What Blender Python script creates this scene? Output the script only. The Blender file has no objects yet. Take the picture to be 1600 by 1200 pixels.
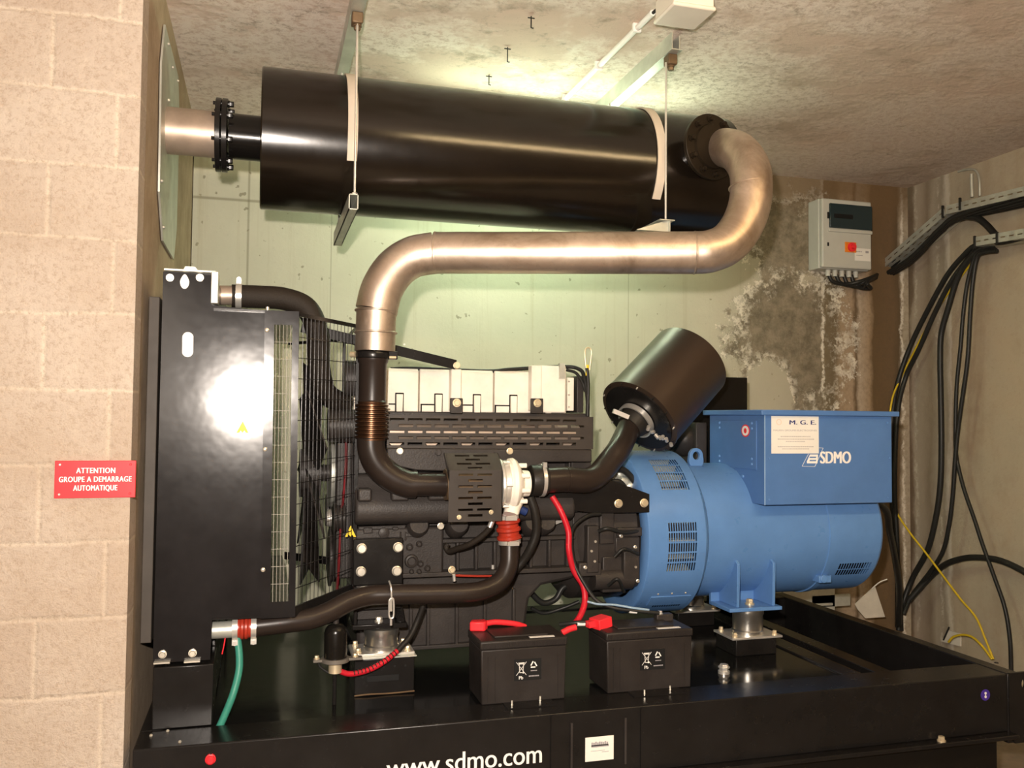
import bpy, bmesh, math, random
from mathutils import Vector, Matrix
random.seed(7)
PI = math.pi
SC = bpy.context.scene
COL = SC.collection

# ------------------------------------------------------------------ camera
FPX = 1373.0                      # focal length in pixels of the 1600 px frame
AX = Vector((4850, 100, FPX)).normalized()       # world x seen in camera axes (right, down, forward)
AY = Vector((-390, 50, FPX)); AY = (AY - AX * AX.dot(AY)).normalized()
AZ = AX.cross(AY)
if AZ[1] > 0: AZ = -AZ
CAMP = Vector((0, 0, 1.5))
cam_data = bpy.data.cameras.new('camera')
cam = bpy.data.objects.new('camera', cam_data); COL.objects.link(cam)
rt = Vector((AX[0], AY[0], AZ[0])); dn = Vector((AX[1], AY[1], AZ[1])); fw = Vector((AX[2], AY[2], AZ[2]))
M = Matrix((rt, -dn, -fw)).transposed().to_4x4(); M.translation = CAMP
cam.matrix_world = M
cam_data.sensor_width = 36; cam_data.lens = FPX / 1600 * 36; cam_data.clip_start = .02
SC.camera = cam

# ------------------------------------------------------------------ world, exposure, lights
W = bpy.data.worlds.new('room_dark'); SC.world = W; W.use_nodes = True
W.node_tree.nodes['Background'].inputs[0].default_value = (1, .85, .7, 1)
W.node_tree.nodes['Background'].inputs[1].default_value = .02
vs = SC.view_settings
vs.view_transform = 'Standard'; vs.look = 'None'; vs.gamma = 1; vs.use_curve_mapping = False
vs.exposure = 0.6

def lamp(name, kind, loc, energy, color, **k):
    d = bpy.data.lights.new(name, kind); d.energy = energy; d.color = color
    for a, b in k.items(): setattr(d, a, b)
    o = bpy.data.objects.new(name, d); o.location = loc; COL.objects.link(o)
    return o
# the camera's own flash, just above the lens
fl = lamp('camera_flash', 'SPOT', CAMP + Vector((-.07, .02, .15)), 275, (1, .88, .77), spot_size=math.radians(125), spot_blend=.6, shadow_soft_size=.025)
fl.rotation_euler = (math.radians(90 - 7), 0, math.radians(-11.0))
# unseen soft fill lamp, added behind and left of the camera
rl = lamp('fill_light', 'AREA', (-1.3, -1.9, 2.0), 20, (1, .84, .68), shape='RECTANGLE', size=1.4, size_y=1.2)
rl.rotation_euler = (math.radians(74), 0, math.radians(-8))

# ------------------------------------------------------------------ helpers
def P(u, v, y):                   # point of the photograph at depth y
    d = Vector((u - 800, v - 600, FPX)); r = Vector((AX.dot(d), AY.dot(d), AZ.dot(d)))
    return CAMP + r * (y / r.y)
def PX(u, v, x):
    d = Vector((u - 800, v - 600, FPX)); r = Vector((AX.dot(d), AY.dot(d), AZ.dot(d)))
    return CAMP + r * (x / r.x)
def PZ(u, v, z):
    d = Vector((u - 800, v - 600, FPX)); r = Vector((AX.dot(d), AY.dot(d), AZ.dot(d)))
    return CAMP + r * ((z - 1.5) / r.z)
V = Vector

def wloc(o):
    l = V((0, 0, 0))
    while o: l += o.location; o = o.parent
    return l

class MB:
    def __init__(s): s.bm = bmesh.new()
    def box(s, x0, x1, y0, y1, z0, z1, rot=None, piv=None):
        vs_ = [s.bm.verts.new(V((x, y, z))) for x in (x0, x1) for y in (y0, y1) for z in (z0, z1)]
        for f in ((0,1,3,2),(4,6,7,5),(0,4,5,1),(2,3,7,6),(0,2,6,4),(1,5,7,3)): s.bm.faces.new([vs_[i] for i in f])
        if rot is not None:
            c = piv if piv is not None else V(((x0+x1)/2, (y0+y1)/2, (z0+z1)/2))
            for v in vs_: v.co = c + rot @ (v.co - c)
        return s
    def bar(s, a, b, w, h, up=V((0, 0, 1))):    # rectangular bar from a to b
        a = V(a); b = V(b); t = (b - a).normalized(); n = t.cross(up)
        if n.length < 1e-4: n = t.cross(V((0, 1, 0)))
        n.normalize(); m = n.cross(t).normalized()
        vs_ = [s.bm.verts.new(p + n * i * w / 2 + m * j * h / 2) for p in (a, b) for i in (-1, 1) for j in (-1, 1)]
        for f in ((0,1,3,2),(4,6,7,5),(0,4,5,1),(2,3,7,6),(0,2,6,4),(1,5,7,3)): s.bm.faces.new([vs_[i] for i in f])
        return s
    def rings(s, rs, cap=True, closed=False):   # rs: list of rings of points
        vr = [[s.bm.verts.new(p) for p in r] for r in rs]; n = len(vr[0])
        prs = list(zip(vr, vr[1:])) + ([(vr[-1], vr[0])] if closed else [])
        for a, b in prs:
            for i in range(n): s.bm.faces.new((a[i], a[(i+1) % n], b[(i+1) % n], b[i]))
        if cap and not closed:
            s.bm.faces.new(vr[0][::-1]); s.bm.faces.new(vr[-1])
        return s
    def lathe(s, a, axis, prof, seg=32, cap=True, closed=False):   # prof: (distance along axis, radius)
        a = V(a); t = V(axis).normalized(); n = t.orthogonal().normalized(); m = t.cross(n)
        s.rings([[a + t * d + (n * math.cos(2*PI*i/seg) + m * math.sin(2*PI*i/seg)) * max(r, 1e-4) for i in range(seg)] for d, r in prof], cap, closed)
        return s
    def cyl(s, a, b, r, seg=24, r2=None):
        a = V(a); b = V(b)
        return s.lathe(a, b - a, [(0, r), ((b - a).length, r if r2 is None else r2)], seg)
    def tube(s, pts, r, seg=16, sub=8, smooth=True, taper=None):
        pts = [V(p) for p in pts]
        if smooth and len(pts) > 2:
            q = []
            pp = [pts[0] * 2 - pts[1]] + pts + [pts[-1] * 2 - pts[-2]]
            for i in range(1, len(pp) - 2):
                p0, p1, p2, p3 = pp[i-1:i+3]
                for k in range(sub):
                    t = k / sub
                    q.append(.5 * ((2*p1) + (p2 - p0) * t + (2*p0 - 5*p1 + 4*p2 - p3) * t*t + (3*p1 - p0 - 3*p2 + p3) * t**3))
            q.append(pts[-1]); pts = q
        n = None; rs = []
        for i, p in enumerate(pts):
            t = (pts[min(i+1, len(pts)-1)] - pts[max(i-1, 0)]).normalized()
            if n is None: n = t.orthogonal().normalized()
            n = (n - t * n.dot(t)).normalized(); m = t.cross(n)
            rr = r(i / (len(pts) - 1)) if callable(r) else r
            rs.append([p + (n * math.cos(2*PI*k/seg) + m * math.sin(2*PI*k/seg)) * rr for k in range(seg)])
        return s.rings(rs)
    def prism(s, poly, ext):      # poly: list of 3D points, ext: vector
        a = [s.bm.verts.new(V(p)) for p in poly]; b = [s.bm.verts.new(V(p) + V(ext)) for p in poly]; n = len(a)
        s.bm.faces.new(a[::-1]); s.bm.faces.new(b)
        for i in range(n): s.bm.faces.new((a[i], a[(i+1) % n], b[(i+1) % n], b[i]))
        return s
    def grid(s, us, vs_, hole, fn, th, nrm=None):   # plate with holes: cells where hole(u,v) stay open
        us = sorted(set(round(x, 6) for x in us)); vs_ = sorted(set(round(x, 6) for x in vs_)); G = {}
        def vert(i, j):
            if (i, j) not in G: G[i, j] = s.bm.verts.new(fn(us[i], vs_[j]))
            return G[i, j]
        fs = []
        for i in range(len(us)-1):
            for j in range(len(vs_)-1):
                if not hole((us[i]+us[i+1])/2, (vs_[j]+vs_[j+1])/2):
                    fs.append(s.bm.faces.new((vert(i,j), vert(i+1,j), vert(i+1,j+1), vert(i,j+1))))
        bmesh.ops.solidify(s.bm, geom=fs, thickness=th)
        return s
    def hexa(s, c, axis, r, h, washer=True):      # a bolt head with washer
        c = V(c); t = V(axis).normalized()
        if washer: s.lathe(c, t, [(0, r*1.25), (h*.3, r*1.25)], 20)
        s.lathe(c + t * (h*.3 if washer else 0), t, [(0, r), (h*.62, r), (h*.75, r*.86)], 6)
        return s
    def build(s, name, mat, parent=None, bev=0, ang=35, flat=False, bseg=2):
        bmesh.ops.remove_doubles(s.bm, verts=s.bm.verts, dist=1e-6)
        bmesh.ops.recalc_face_normals(s.bm, faces=s.bm.faces)
        off = wloc(parent)
        if parent is None and name not in NOORG:
            mn = V([min(v.co[i] for v in s.bm.verts) for i in range(3)]); mx = V([max(v.co[i] for v in s.bm.verts) for i in range(3)])
            off = V(((mn.x+mx.x)/2, (mn.y+mx.y)/2, mn.z))
        for v in s.bm.verts: v.co -= off
        me = bpy.data.meshes.new(name); s.bm.to_mesh(me); s.bm.free()
        me.materials.append(mat)
        if not flat:
            for p in me.polygons: p.use_smooth = True
            me.set_sharp_from_angle(angle=math.radians(ang))
        o = bpy.data.objects.new(name, me); COL.objects.link(o)
        if parent is None: o.location = off
        o.parent = parent
        if bev:
            b = o.modifiers.new('bevel', 'BEVEL'); b.width = bev; b.segments = bseg; b.limit_method = 'ANGLE'; b.angle_limit = math.radians(40)
            b.harden_normals = False
        return o
NOORG = set()

def thing(name, label, cat, loc=(0, 0, 0), group=None):
    o = bpy.data.objects.new(name, None); COL.objects.link(o); o.location = V(loc); o.empty_display_size = .05
    o['label'] = label; o['category'] = cat
    if group: o['group'] = group
    return o
def tag(o, label=None, cat=None, group=None, kind=None):
    if label: o['label'] = label
    if cat: o['category'] = cat
    if group: o['group'] = group
    if kind: o['kind'] = kind
    return o
def bolt(parent, c, axis, r, h, mat, name='bolt', label=None):
    o = MB().hexa(c, axis, r, h).build(name, mat, parent)
    if label: o['label'] = label
    return o
def text(parent, name, body, org, xdir, zdir, h, mat, offset=0, width=None, xs=1, align='CENTER', ext=.0006, shear=0, spacing=1, label=None):
    c = bpy.data.curves.new(name, 'FONT'); c.body = body; c.size = 1; c.extrude = 0; c.align_x = 'LEFT'; c.align_y = 'BOTTOM_BASELINE'
    c.shear = shear; c.space_character = spacing; c.resolution_u = 4
    o = bpy.data.objects.new(name, c); COL.objects.link(o)
    bpy.context.view_layer.update()
    dg = bpy.context.evaluated_depsgraph_get()
    me = bpy.data.meshes.new_from_object(o.evaluated_get(dg)); bpy.data.objects.remove(o)
    xsv = [v.co.x for v in me.vertices]; x0, x1 = min(xsv), max(xsv)
    ys = [v.co.y for v in me.vertices]
    k = h / .7                       # capital height of the built-in font is about .7
    kx = (width / (x1 - x0)) if width else k * xs
    ref = {'CENTER': (x0 + x1) / 2, 'LEFT': x0, 'RIGHT': x1}[align]
    X = V(xdir).normalized(); Z = V(zdir).normalized(); N = X.cross(Z)
    off = wloc(parent); org = V(org)
    bm = bmesh.new()
    sh = [0] if not offset else [(i - 2) / 2 * offset * .9 for i in range(5)]
    for j, dx in enumerate(sh):
        n0 = len(bm.verts); bm.from_mesh(me); bm.verts.ensure_lookup_table()
        for v in bm.verts[n0:]: v.co = org + X * ((v.co.x - ref) * kx + dx * k) + Z * v.co.y * k + N * (ext * (.6 + .1 * j)) - off
    m2 = bpy.data.meshes.new(name); bm.to_mesh(m2); bm.free(); m2.materials.append(mat)
    o = bpy.data.objects.new(name, m2); COL.objects.link(o); o.parent = parent
    if label: o['label'] = label
    return o

# ------------------------------------------------------------------ materials
class NT:
    def __init__(s, name):
        s.m = bpy.data.materials.new(name); s.m.use_nodes = True; s.t = s.m.node_tree; s.b = s.t.nodes['Principled BSDF']
    def n(s, typ, ins=None, **props):
        x = s.t.nodes.new(typ)
        for k, v in props.items(): setattr(x, k, v)
        for k, v in (ins or {}).items():
            if hasattr(v, 'is_output') or isinstance(v, bpy.types.NodeSocket): s.t.links.new(v, x.inputs[k])
            else: x.inputs[k].default_value = v
        return x
    def noise(s, vec, scale, detail=6, rough=.6, dist=0):
        return s.n('ShaderNodeTexNoise', {'Vector': vec, 'Scale': scale, 'Detail': detail, 'Roughness': rough, 'Distortion': dist}).outputs['Fac']
    def ramp(s, fac, stops):
        r = s.n('ShaderNodeValToRGB', {'Fac': fac}); e = r.color_ramp.elements
        e[0].position = stops[0][0]; e[1].position = stops[1][0]
        for st in stops[2:]: e.new(st[0])
        for i, st in enumerate(stops):
            c = st[1]; e[i].color = (c, c, c, 1) if isinstance(c, (int, float)) else (*c, 1)
        return r.outputs['Color']
    def mix(s, fac, a, b, bt='MIX'):
        x = s.t.nodes.new('ShaderNodeMix'); x.data_type = 'RGBA'; x.blend_type = bt
        for i, v in ((0, fac), (6, a), (7, b)):
            if isinstance(v, bpy.types.NodeSocket): s.t.links.new(v, x.inputs[i])
            elif i == 0: x.inputs[0].default_value = v
            else: x.inputs[i].default_value = (*v, 1) if not isinstance(v, (int, float)) else (v, v, v, 1)
        return x.outputs[2]
    def math(s, op, a, b=0.0, c=None, clamp=False):
        x = s.t.nodes.new('ShaderNodeMath'); x.operation = op; x.use_clamp = clamp
        for i, v in ((0, a), (1, b)) + (((2, c),) if c is not None else ()):
            if isinstance(v, bpy.types.NodeSocket): s.t.links.new(v, x.inputs[i])
            else: x.inputs[i].default_value = v
        return x.outputs[0]
    def coord(s, obj=False):
        return s.n('ShaderNodeTexCoord').outputs['Object'] if obj else s.n('ShaderNodeNewGeometry').outputs['Position']
    def mapping(s, vec, scale=(1, 1, 1), loc=(0, 0, 0)):
        return s.n('ShaderNodeMapping', {'Vector': vec, 'Scale': scale, 'Location': loc}).outputs[0]
    def bump(s, h, strength, dist=.01, prev=None):
        ins = {'Height': h, 'Strength': strength, 'Distance': dist}
        if prev is not None: ins['Normal'] = prev
        return s.n('ShaderNodeBump', ins).outputs[0]
    def set(s, **k):
        for a, v in k.items():
            a = a.replace('_', ' ')
            if isinstance(v, bpy.types.NodeSocket): s.t.links.new(v, s.b.inputs[a])
            else: s.b.inputs[a].default_value = (*v, 1) if isinstance(v, tuple) and len(v) == 3 else v
        return s
    def sep(s, vec):
        return s.n('ShaderNodeSeparateXYZ', {0: vec}).outputs

def paint(name, col, rough, metal=0.0, var=.12, bump=.0, bscale=60, scale=9, spec=.3, aniso=0, dust=0, coat=0, rvar=.16):
    t = NT(name); c = t.coord(True)
    n = t.noise(c, scale, 5, .6)
    lo = tuple(x * (1 - var) for x in col); hi = tuple(min(1, x * (1 + var) + dust) for x in col)
    t.set(Base_Color=t.ramp(n, [(.3, lo), (.7, hi)]), Metallic=metal)
    t.set(Roughness=t.math('MULTIPLY_ADD', t.noise(c, scale * 2.3, 4), rvar, rough - rvar/2, clamp=True))
    t.b.inputs['Specular IOR Level'].default_value = spec
    if coat: t.b.inputs['Coat Weight'].default_value = coat; t.b.inputs['Coat Roughness'].default_value = .12
    if bump: t.set(Normal=t.bump(t.noise(c, bscale, 4), bump, .004))
    return t.m

black_paint = paint('black_satin_paint', (.010, .009, .0085), .25, bump=.05, bscale=120, dust=.002)
black_gloss = paint('black_gloss_paint', (.008, .007, .006), .22, bump=.05, bscale=45)
deck_paint = paint('black_deck_paint', (.006, .006, .006), .13, bump=.03, bscale=14, dust=.003)
black_cast = paint('black_painted_casting', (.030, .025, .0225), .42, bump=.22, bscale=180, dust=.008)
guard_paint = paint('brown_black_guard_paint', (.040, .033, .028), .45, bump=.05, bscale=90, dust=.006)
radiator_paint = paint('radiator_black_paint', (.012, .011, .0115), .165, bump=.35, bscale=3.2, var=.2, dust=.002, rvar=.05)
black_plastic = paint('black_plastic', (.022, .018, .016), .42, bump=.12, bscale=200, dust=.006, spec=.25)
pipe_black = paint('black_pipe_paint', (.022, .0155, .0125), .33, bump=.02, bscale=40)
rubber = paint('black_rubber', (.014, .012, .010), .45, bump=.15, bscale=90, dust=.004)
muffler_mat = paint('muffler_heat_paint', (.008, .0055, .0035), .20, bump=.015, bscale=30, var=.2, spec=.6, rvar=.06)
flange_m = paint('dark_flange_steel', (.02, .014, .008), .38, metal=.3, spec=.3)
bellow_mat = paint('heat_browned_steel', (.11, .055, .03), .32, metal=.85, bump=.05)
zinc = paint('zinc_plated_steel', (.74, .72, .67), .32, metal=.7, bump=.05, bscale=70)
zinc_bright = paint('bright_bolt_steel', (.85, .80, .68), .33, metal=.75)
gold_zinc = paint('yellow_passivated_steel', (.74, .62, .42), .38, metal=.6)
galv = paint('galvanised_steel', (.55, .56, .50), .42, metal=.55, bump=.05, var=.18)
cream = paint('cream_cast_aluminium', (.86, .80, .70), .42, metal=.0, bump=.08, bscale=150)
blue = paint('alternator_blue_paint', (.105, .235, .50), .30, bump=.06, bscale=25, var=.07)
blue_box = paint('terminal_box_blue_paint', (.080, .180, .41), .36, bump=.04, bscale=160, var=.06)
red_sil = paint('red_silicone_hose', (.34, .03, .015), .36, bump=.08)
red_pl = paint('red_plastic', (.80, .03, .04), .38)
red_cable_m = paint('red_cable_sheath', (.50, .012, .025), .4)
green_m = paint('green_hose_rubber', (.04, .23, .17), .42, bump=.08)
white_m = paint('white_print', (.85, .83, .78), .5, var=.03)
white_lbl = paint('white_label_paper', (.80, .78, .72), .5, var=.04)
yellow_m = paint('yellow_cable_sheath', (.60, .42, .02), .45)
yellow_s = paint('yellow_sticker', (.85, .62, .04), .45, var=.03)
grey_m = paint('grey_print', (.35, .33, .34), .6)
navy = paint('navy_print', (.03, .04, .16), .5)
purple = paint('purple_sticker', (.06, .03, .28), .4)
orange_m = paint('orange_plastic', (.75, .22, .02), .4)
light_grey = paint('light_grey_plastic', (.50, .50, .45), .42, var=.05)
grey_box_m = paint('white_grey_plastic', (.74, .68, .58), .5, var=.05)
cable_m = paint('black_cable_sheath', (.016, .016, .015), .42)
braid = paint('braided_hose', (.022, .017, .013), .5, bump=.5, bscale=350, spec=.2)
brown_met = paint('brown_steel_clamp', (.16, .105, .06), .45, metal=.4, var=.3)
hole_dark = paint('dark_core', (.006, .006, .006), .7)
paper = paint('crumpled_paper', (.62, .58, .50), .7, bump=.4, bscale=20)
filter_m = NT('filter_housing_steel')
c_ = filter_m.coord(True)
filter_m.set(Base_Color=(.045, .030, .021), Metallic=.35, Roughness=.36)
filter_m.set(Normal=filter_m.bump(filter_m.noise(c_, 220, 3), .12, .002)); filter_m = filter_m.m

def stainless():
    t = NT('weathered_stainless_steel'); c = t.coord()
    n1 = t.noise(c, 5, 6, .65, .6); n2 = t.noise(c, 34, 5, .7)
    col = t.ramp(n1, [(.30, (.38, .29, .215)), (.50, (.60, .49, .40)), (.72, (.72, .61, .51))])
    col = t.mix(t.ramp(n2, [(.55, 0), (.85, .45)]), col, (.30, .22, .15))
    t.set(Base_Color=col, Metallic=.88, Roughness=t.math('MULTIPLY_ADD', n2, .25, .30))
    t.set(Normal=t.bump(n2, .08, .004)); return t.m
stainless_m = stainless()
tail_m = paint('tail_pipe_steel', (.50, .40, .32), .42, metal=.6, var=.15, scale=12)

def ellipse(t, sx, sz, cx, cz, rx, rz, nz, amt):   # 1 inside a noise-frayed ellipse, 0 outside
    dx = t.math('DIVIDE', t.math('SUBTRACT', sx, cx), rx); dz = t.math('DIVIDE', t.math('SUBTRACT', sz, cz), rz)
    d = t.math('SQRT', t.math('ADD', t.math('MULTIPLY', dx, dx), t.math('MULTIPLY', dz, dz)))
    return t.math('ADD', d, t.math('MULTIPLY', t.math('SUBTRACT', nz, .5), amt))

def concrete_block():
    t = NT('rough_concrete_block'); p = t.coord(); s = t.sep(p)
    uv = t.n('ShaderNodeCombineXYZ', {0: t.math('ADD', s[0], 0.885), 1: t.math('ADD', s[2], -0.0085)}).outputs[0]
    wob = t.math('ADD', t.noise(p, 3.5, 3), t.math('MULTIPLY', t.noise(p, 28, 4, .7), .45))
    uv2 = t.n('ShaderNodeVectorMath', {0: uv, 1: t.n('ShaderNodeCombineXYZ', {0: 0, 1: t.math('MULTIPLY', wob, .022)}).outputs[0]}, operation='ADD').outputs[0]
    br = t.n('ShaderNodeTexBrick', {'Vector': uv2, 'Scale': 1.0, 'Mortar Size': .010, 'Mortar Smooth': 1.0, 'Bias': 0, 'Brick Width': .5, 'Row Height': .1965,
         'Color1': (.61, .52, .43, 1), 'Color2': (.56, .465, .38, 1), 'Mortar': (.72, .62, .50, 1)})
    br.offset = .32
    fine = t.noise(p, 95, 6, .75); mid = t.noise(p, 22, 6, .7); big = t.noise(p, 1.7, 4)
    col = t.mix(t.ramp(fine, [(.36, .6), (.52, 0)]), br.outputs['Color'], (.38, .28, .20))
    col = t.mix(t.ramp(mid, [(.5, 0), (.72, .4)]), col, (.74, .64, .52))
    col = t.mix(t.ramp(t.noise(p, 9, 5, .7), [(.60, 0), (.75, .3)]), col, (.50, .39, .29))
    col = t.mix(t.ramp(big, [(.40, .45), (.60, 0)]), col, (.44, .33, .235))
    t.set(Base_Color=col, Roughness=.95); t.b.inputs['Specular IOR Level'].default_value = .15
    h = t.math('ADD', t.math('MULTIPLY', br.outputs['Fac'], -.3), t.math('ADD', t.math('MULTIPLY', fine, .55), t.math('MULTIPLY', mid, .5)))
    t.set(Normal=t.bump(h, .9, .014)); return t.m
block_m = concrete_block()

def render_jamb():
    t = NT('jamb_mortar'); p = t.coord()
    n = t.noise(p, 6, 6, .7); f = t.noise(p, 70, 5, .7)
    t.set(Base_Color=t.ramp(n, [(.3, (.34, .25, .16)), (.7, (.52, .40, .28))]), Roughness=.95)
    t.set(Normal=t.bump(f, .5, .006)); return t.m
jamb_m = render_jamb()

KS = .914
def scaled(t):                    # the stain layout is written for a wall 1/KS times farther away
    return t.n('ShaderNodeMapping', {'Vector': t.coord(), 'Scale': (1/KS,)*3, 'Location': (0, 0, 1.5 - 1.5/KS)}).outputs[0]
def back_concrete():
    t = NT('stained_back_wall_concrete'); p = scaled(t); s = t.sep(p)
    big = t.noise(p, 1.3, 5, .6); fine = t.noise(p, 40, 6, .7); mid = t.noise(p, 7, 8, .72)
    base = t.ramp(big, [(.3, (.47, .46, .36)), (.7, (.58, .56, .45))])
    base = t.mix(t.ramp(fine, [(.58, 0), (.74, .35)]), base, (.40, .39, .30))
    pits = t.noise(p, 26, 2, .4)
    base = t.mix(t.ramp(pits, [(.715, 0), (.745, .75)]), base, (.22, .20, .14))
    # thin vertical run marks
    vr = t.noise(t.mapping(p, (20, 1, .45)), 1.0, 5, .7)
    base = t.mix(t.ramp(vr, [(.57, 0), (.72, .45)]), base, (.40, .36, .25))
    # formwork board seams
    for sx_, wv in ((-.09, .006), (.33, .004), (2.02, .004)):
        d = t.math('ABSOLUTE', t.math('SUBTRACT', s[0], sx_)); base = t.mix(t.ramp(d, [(wv*.5, .6), (wv, 0)]), base, (.20, .18, .12))
    d = t.math('ABSOLUTE', t.math('SUBTRACT', s[2], 2.605)); msk = t.math('MULTIPLY', t.ramp(d, [(.004, .6), (.009, 0)]), t.ramp(s[0], [(.1, 1), (.16, 0)]))
    base = t.mix(msk, base, (.20, .18, .12))
    # brown damp zone towards the right corner: broad vertical runs, each with its own tone
    wob = t.math('MULTIPLY', t.math('SUBTRACT', t.noise(t.mapping(p, (2.2, 1, 1.1)), 1.0, 6, .7), .5), .14)
    bx_ = t.math('ADD', t.math('SUBTRACT', s[0], 3.30), wob)
    tan = t.ramp(bx_, [(0, (.20, .16, .10)), (.10, (.17, .13, .08)), (.155, (.38, .28, .185)), (.235, (.40, .295, .20)), (.255, (.13, .085, .045)), (.275, (.46, .37, .28)), (.345, (.36, .26, .165)), (.375, (.14, .09, .045)), (.52, (.17, .11, .06)), (.57, (.13, .09, .05)), (.60, (.42, .36, .27))])
    tan = t.mix(t.ramp(fine, [(.45, 0), (.7, .4)]), tan, (.12, .085, .05))
    zr = t.math('ADD', s[0], t.math('MULTIPLY', t.math('SUBTRACT', mid, .5), .25))
    right = t.ramp(t.math('MULTIPLY', t.math('SUBTRACT', t.math('ADD', s[0], t.math('MULTIPLY', wob, .6)), 3.29), 20.0), [(0, 0), (.5, 1)])
    # warm grey zone next to it
    warm = t.ramp(t.math('MULTIPLY', t.math('SUBTRACT', zr, 2.15), .8), [(0, 0), (1, .75)])
    base = t.mix(warm, base, (.40, .335, .25))
    # dark damp patch with a white salt fringe
    e1 = ellipse(t, s[0], s[2], 3.10, 1.95, .44, .52, mid, 1.7)
    e2 = ellipse(t, s[0], s[2], 3.10, 2.62, .36, .30, mid, 2.2)
    e = t.math('MINIMUM', e1, e2)
    e3 = ellipse(t, s[0], s[2], 2.93, 1.62, .17, .24, mid, 1.0)
    e = t.math('MAXIMUM', e, t.math('SUBTRACT', 2.0, t.math('MULTIPLY', e3, 1.0)))
    crystals = t.noise(p, 17, 9, .8)
    fringe = t.math('MULTIPLY', t.ramp(e, [(.62, 0), (.92, 1), (1.12, 1), (1.32, 0)]), t.ramp(crystals, [(.47, 0), (.53, 1)]))
    dark = t.ramp(e, [(.85, 1), (1.0, 0)])
    patch = t.ramp(t.noise(p, 12, 7, .75), [(.38, (.10, .078, .048)), (.60, (.25, .205, .145))])
    col = t.mix(t.math('MULTIPLY', dark, .85), base, patch)
    col = t.mix(right, col, tan)
    col = t.mix(t.math('MULTIPLY', fringe, .85), col, (.88, .82, .70))
    # white salt line
    for lx, a_ in ((3.32, 1.0), (3.90, .9)):
        d = t.math('ABSOLUTE', t.math('SUBTRACT', t.math('ADD', s[0], t.math('MULTIPLY', t.math('SUBTRACT', t.noise(p, 5, 9, .75), .5), .13)), lx))
        col = t.mix(t.math('MULTIPLY', t.ramp(d, [(.004, a_), (.015, 0)]), t.ramp(crystals, [(.42, 0), (.52, 1)])), col, (.75, .70, .60))
    # dark brown band under the ceiling on the right half
    top = t.math('MULTIPLY', t.ramp(t.math('ADD', s[2], t.math('MULTIPLY', mid, .2)), [(2.92, 0), (3.0, 1)]), t.ramp(s[0], [(2.9, 0), (3.3, 1)]))
    t2 = t.math('MULTIPLY', t.ramp(t.math('SUBTRACT', t.math('ADD', s[2], t.math('MULTIPLY', mid, .25)), 2.1), [(.78, 0), (.95, .8)]), t.ramp(t.math('SUBTRACT', s[0], 2.4), [(.0, 0), (.5, 1)]))
    col = t.mix(t2, col, (.16, .10, .05))
    t.set(Base_Color=col, Roughness=.93); t.b.inputs['Specular IOR Level'].default_value = .2
    h = t.math('ADD', t.math('MULTIPLY', fine, .3), t.math('MULTIPLY', t.math('MULTIPLY', crystals, fringe), 1.2))
    t.set(Normal=t.bump(h, .5, .012)); return t.m
back_m = back_concrete()

def right_concrete():
    t = NT('right_wall_concrete'); p = scaled(t); s = t.sep(p)
    big = t.noise(p, 1.1, 5, .6); mid = t.noise(p, 6, 7, .7); fine = t.noise(p, 45, 6, .7)
    col = t.ramp(big, [(.3, (.35, .30, .22)), (.5, (.41, .345, .25)), (.7, (.43, .335, .23))])
    runs = t.math('ADD', t.math('MULTIPLY', t.noise(t.mapping(p, (1, 4, .5), (0, 3, 0)), 1.0, 3, .5, .5), .6), t.math('MULTIPLY', mid, .4))
    col = t.mix(t.ramp(runs, [(.50, 0), (.68, .55)]), col, (.27, .185, .115))
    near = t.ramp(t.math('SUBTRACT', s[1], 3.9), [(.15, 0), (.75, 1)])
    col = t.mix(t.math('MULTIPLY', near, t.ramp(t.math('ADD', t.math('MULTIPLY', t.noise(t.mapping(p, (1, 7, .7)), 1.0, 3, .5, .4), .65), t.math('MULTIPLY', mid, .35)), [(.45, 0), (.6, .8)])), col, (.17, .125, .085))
    wob = t.math('MULTIPLY', t.math('SUBTRACT', t.noise(t.mapping(p, (1, 2.2, 1.1)), 1.0, 6, .7), .5), .22)
    by = t.math('ADD', t.math('SUBTRACT', 4.70, s[1]), wob)
    bands = t.ramp(by, [(0, (.10, .07, .04)), (.04, (.13, .09, .055)), (.07, (.36, .30, .235)), (.14, (.30, .24, .18)), (.20, (.21, .16, .11)), (.26, (.33, .28, .215)), (.33, (.24, .20, .15)), (.37, (.55, .50, .42)), (.39, (.36, .29, .21))])
    col = t.mix(t.ramp(by, [(.36, .85), (.42, 0)]), col, bands)
    cr = t.noise(p, 17, 8, .8)
    for ly, a_ in ((4.42, .9), (4.62, .8)):
        d = t.math('ABSOLUTE', t.math('SUBTRACT', t.math('ADD', s[1], t.math('MULTIPLY', t.math('SUBTRACT', t.noise(p, 4, 9, .75), .5), .16)), ly))
        col = t.mix(t.math('MULTIPLY', t.ramp(d, [(.003, a_*.7), (.016, 0)]), t.ramp(cr, [(.46, 0), (.56, 1)])), col, (.58, .52, .42))
    col = t.mix(t.ramp(fine, [(.55, 0), (.75, .3)]), col, (.25, .19, .13))
    t.set(Base_Color=col, Roughness=.93, Normal=t.bump(t.math('ADD', t.math('MULTIPLY', fine, .4), mid), .35, .01)); return t.m
right_m = right_concrete()

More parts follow.
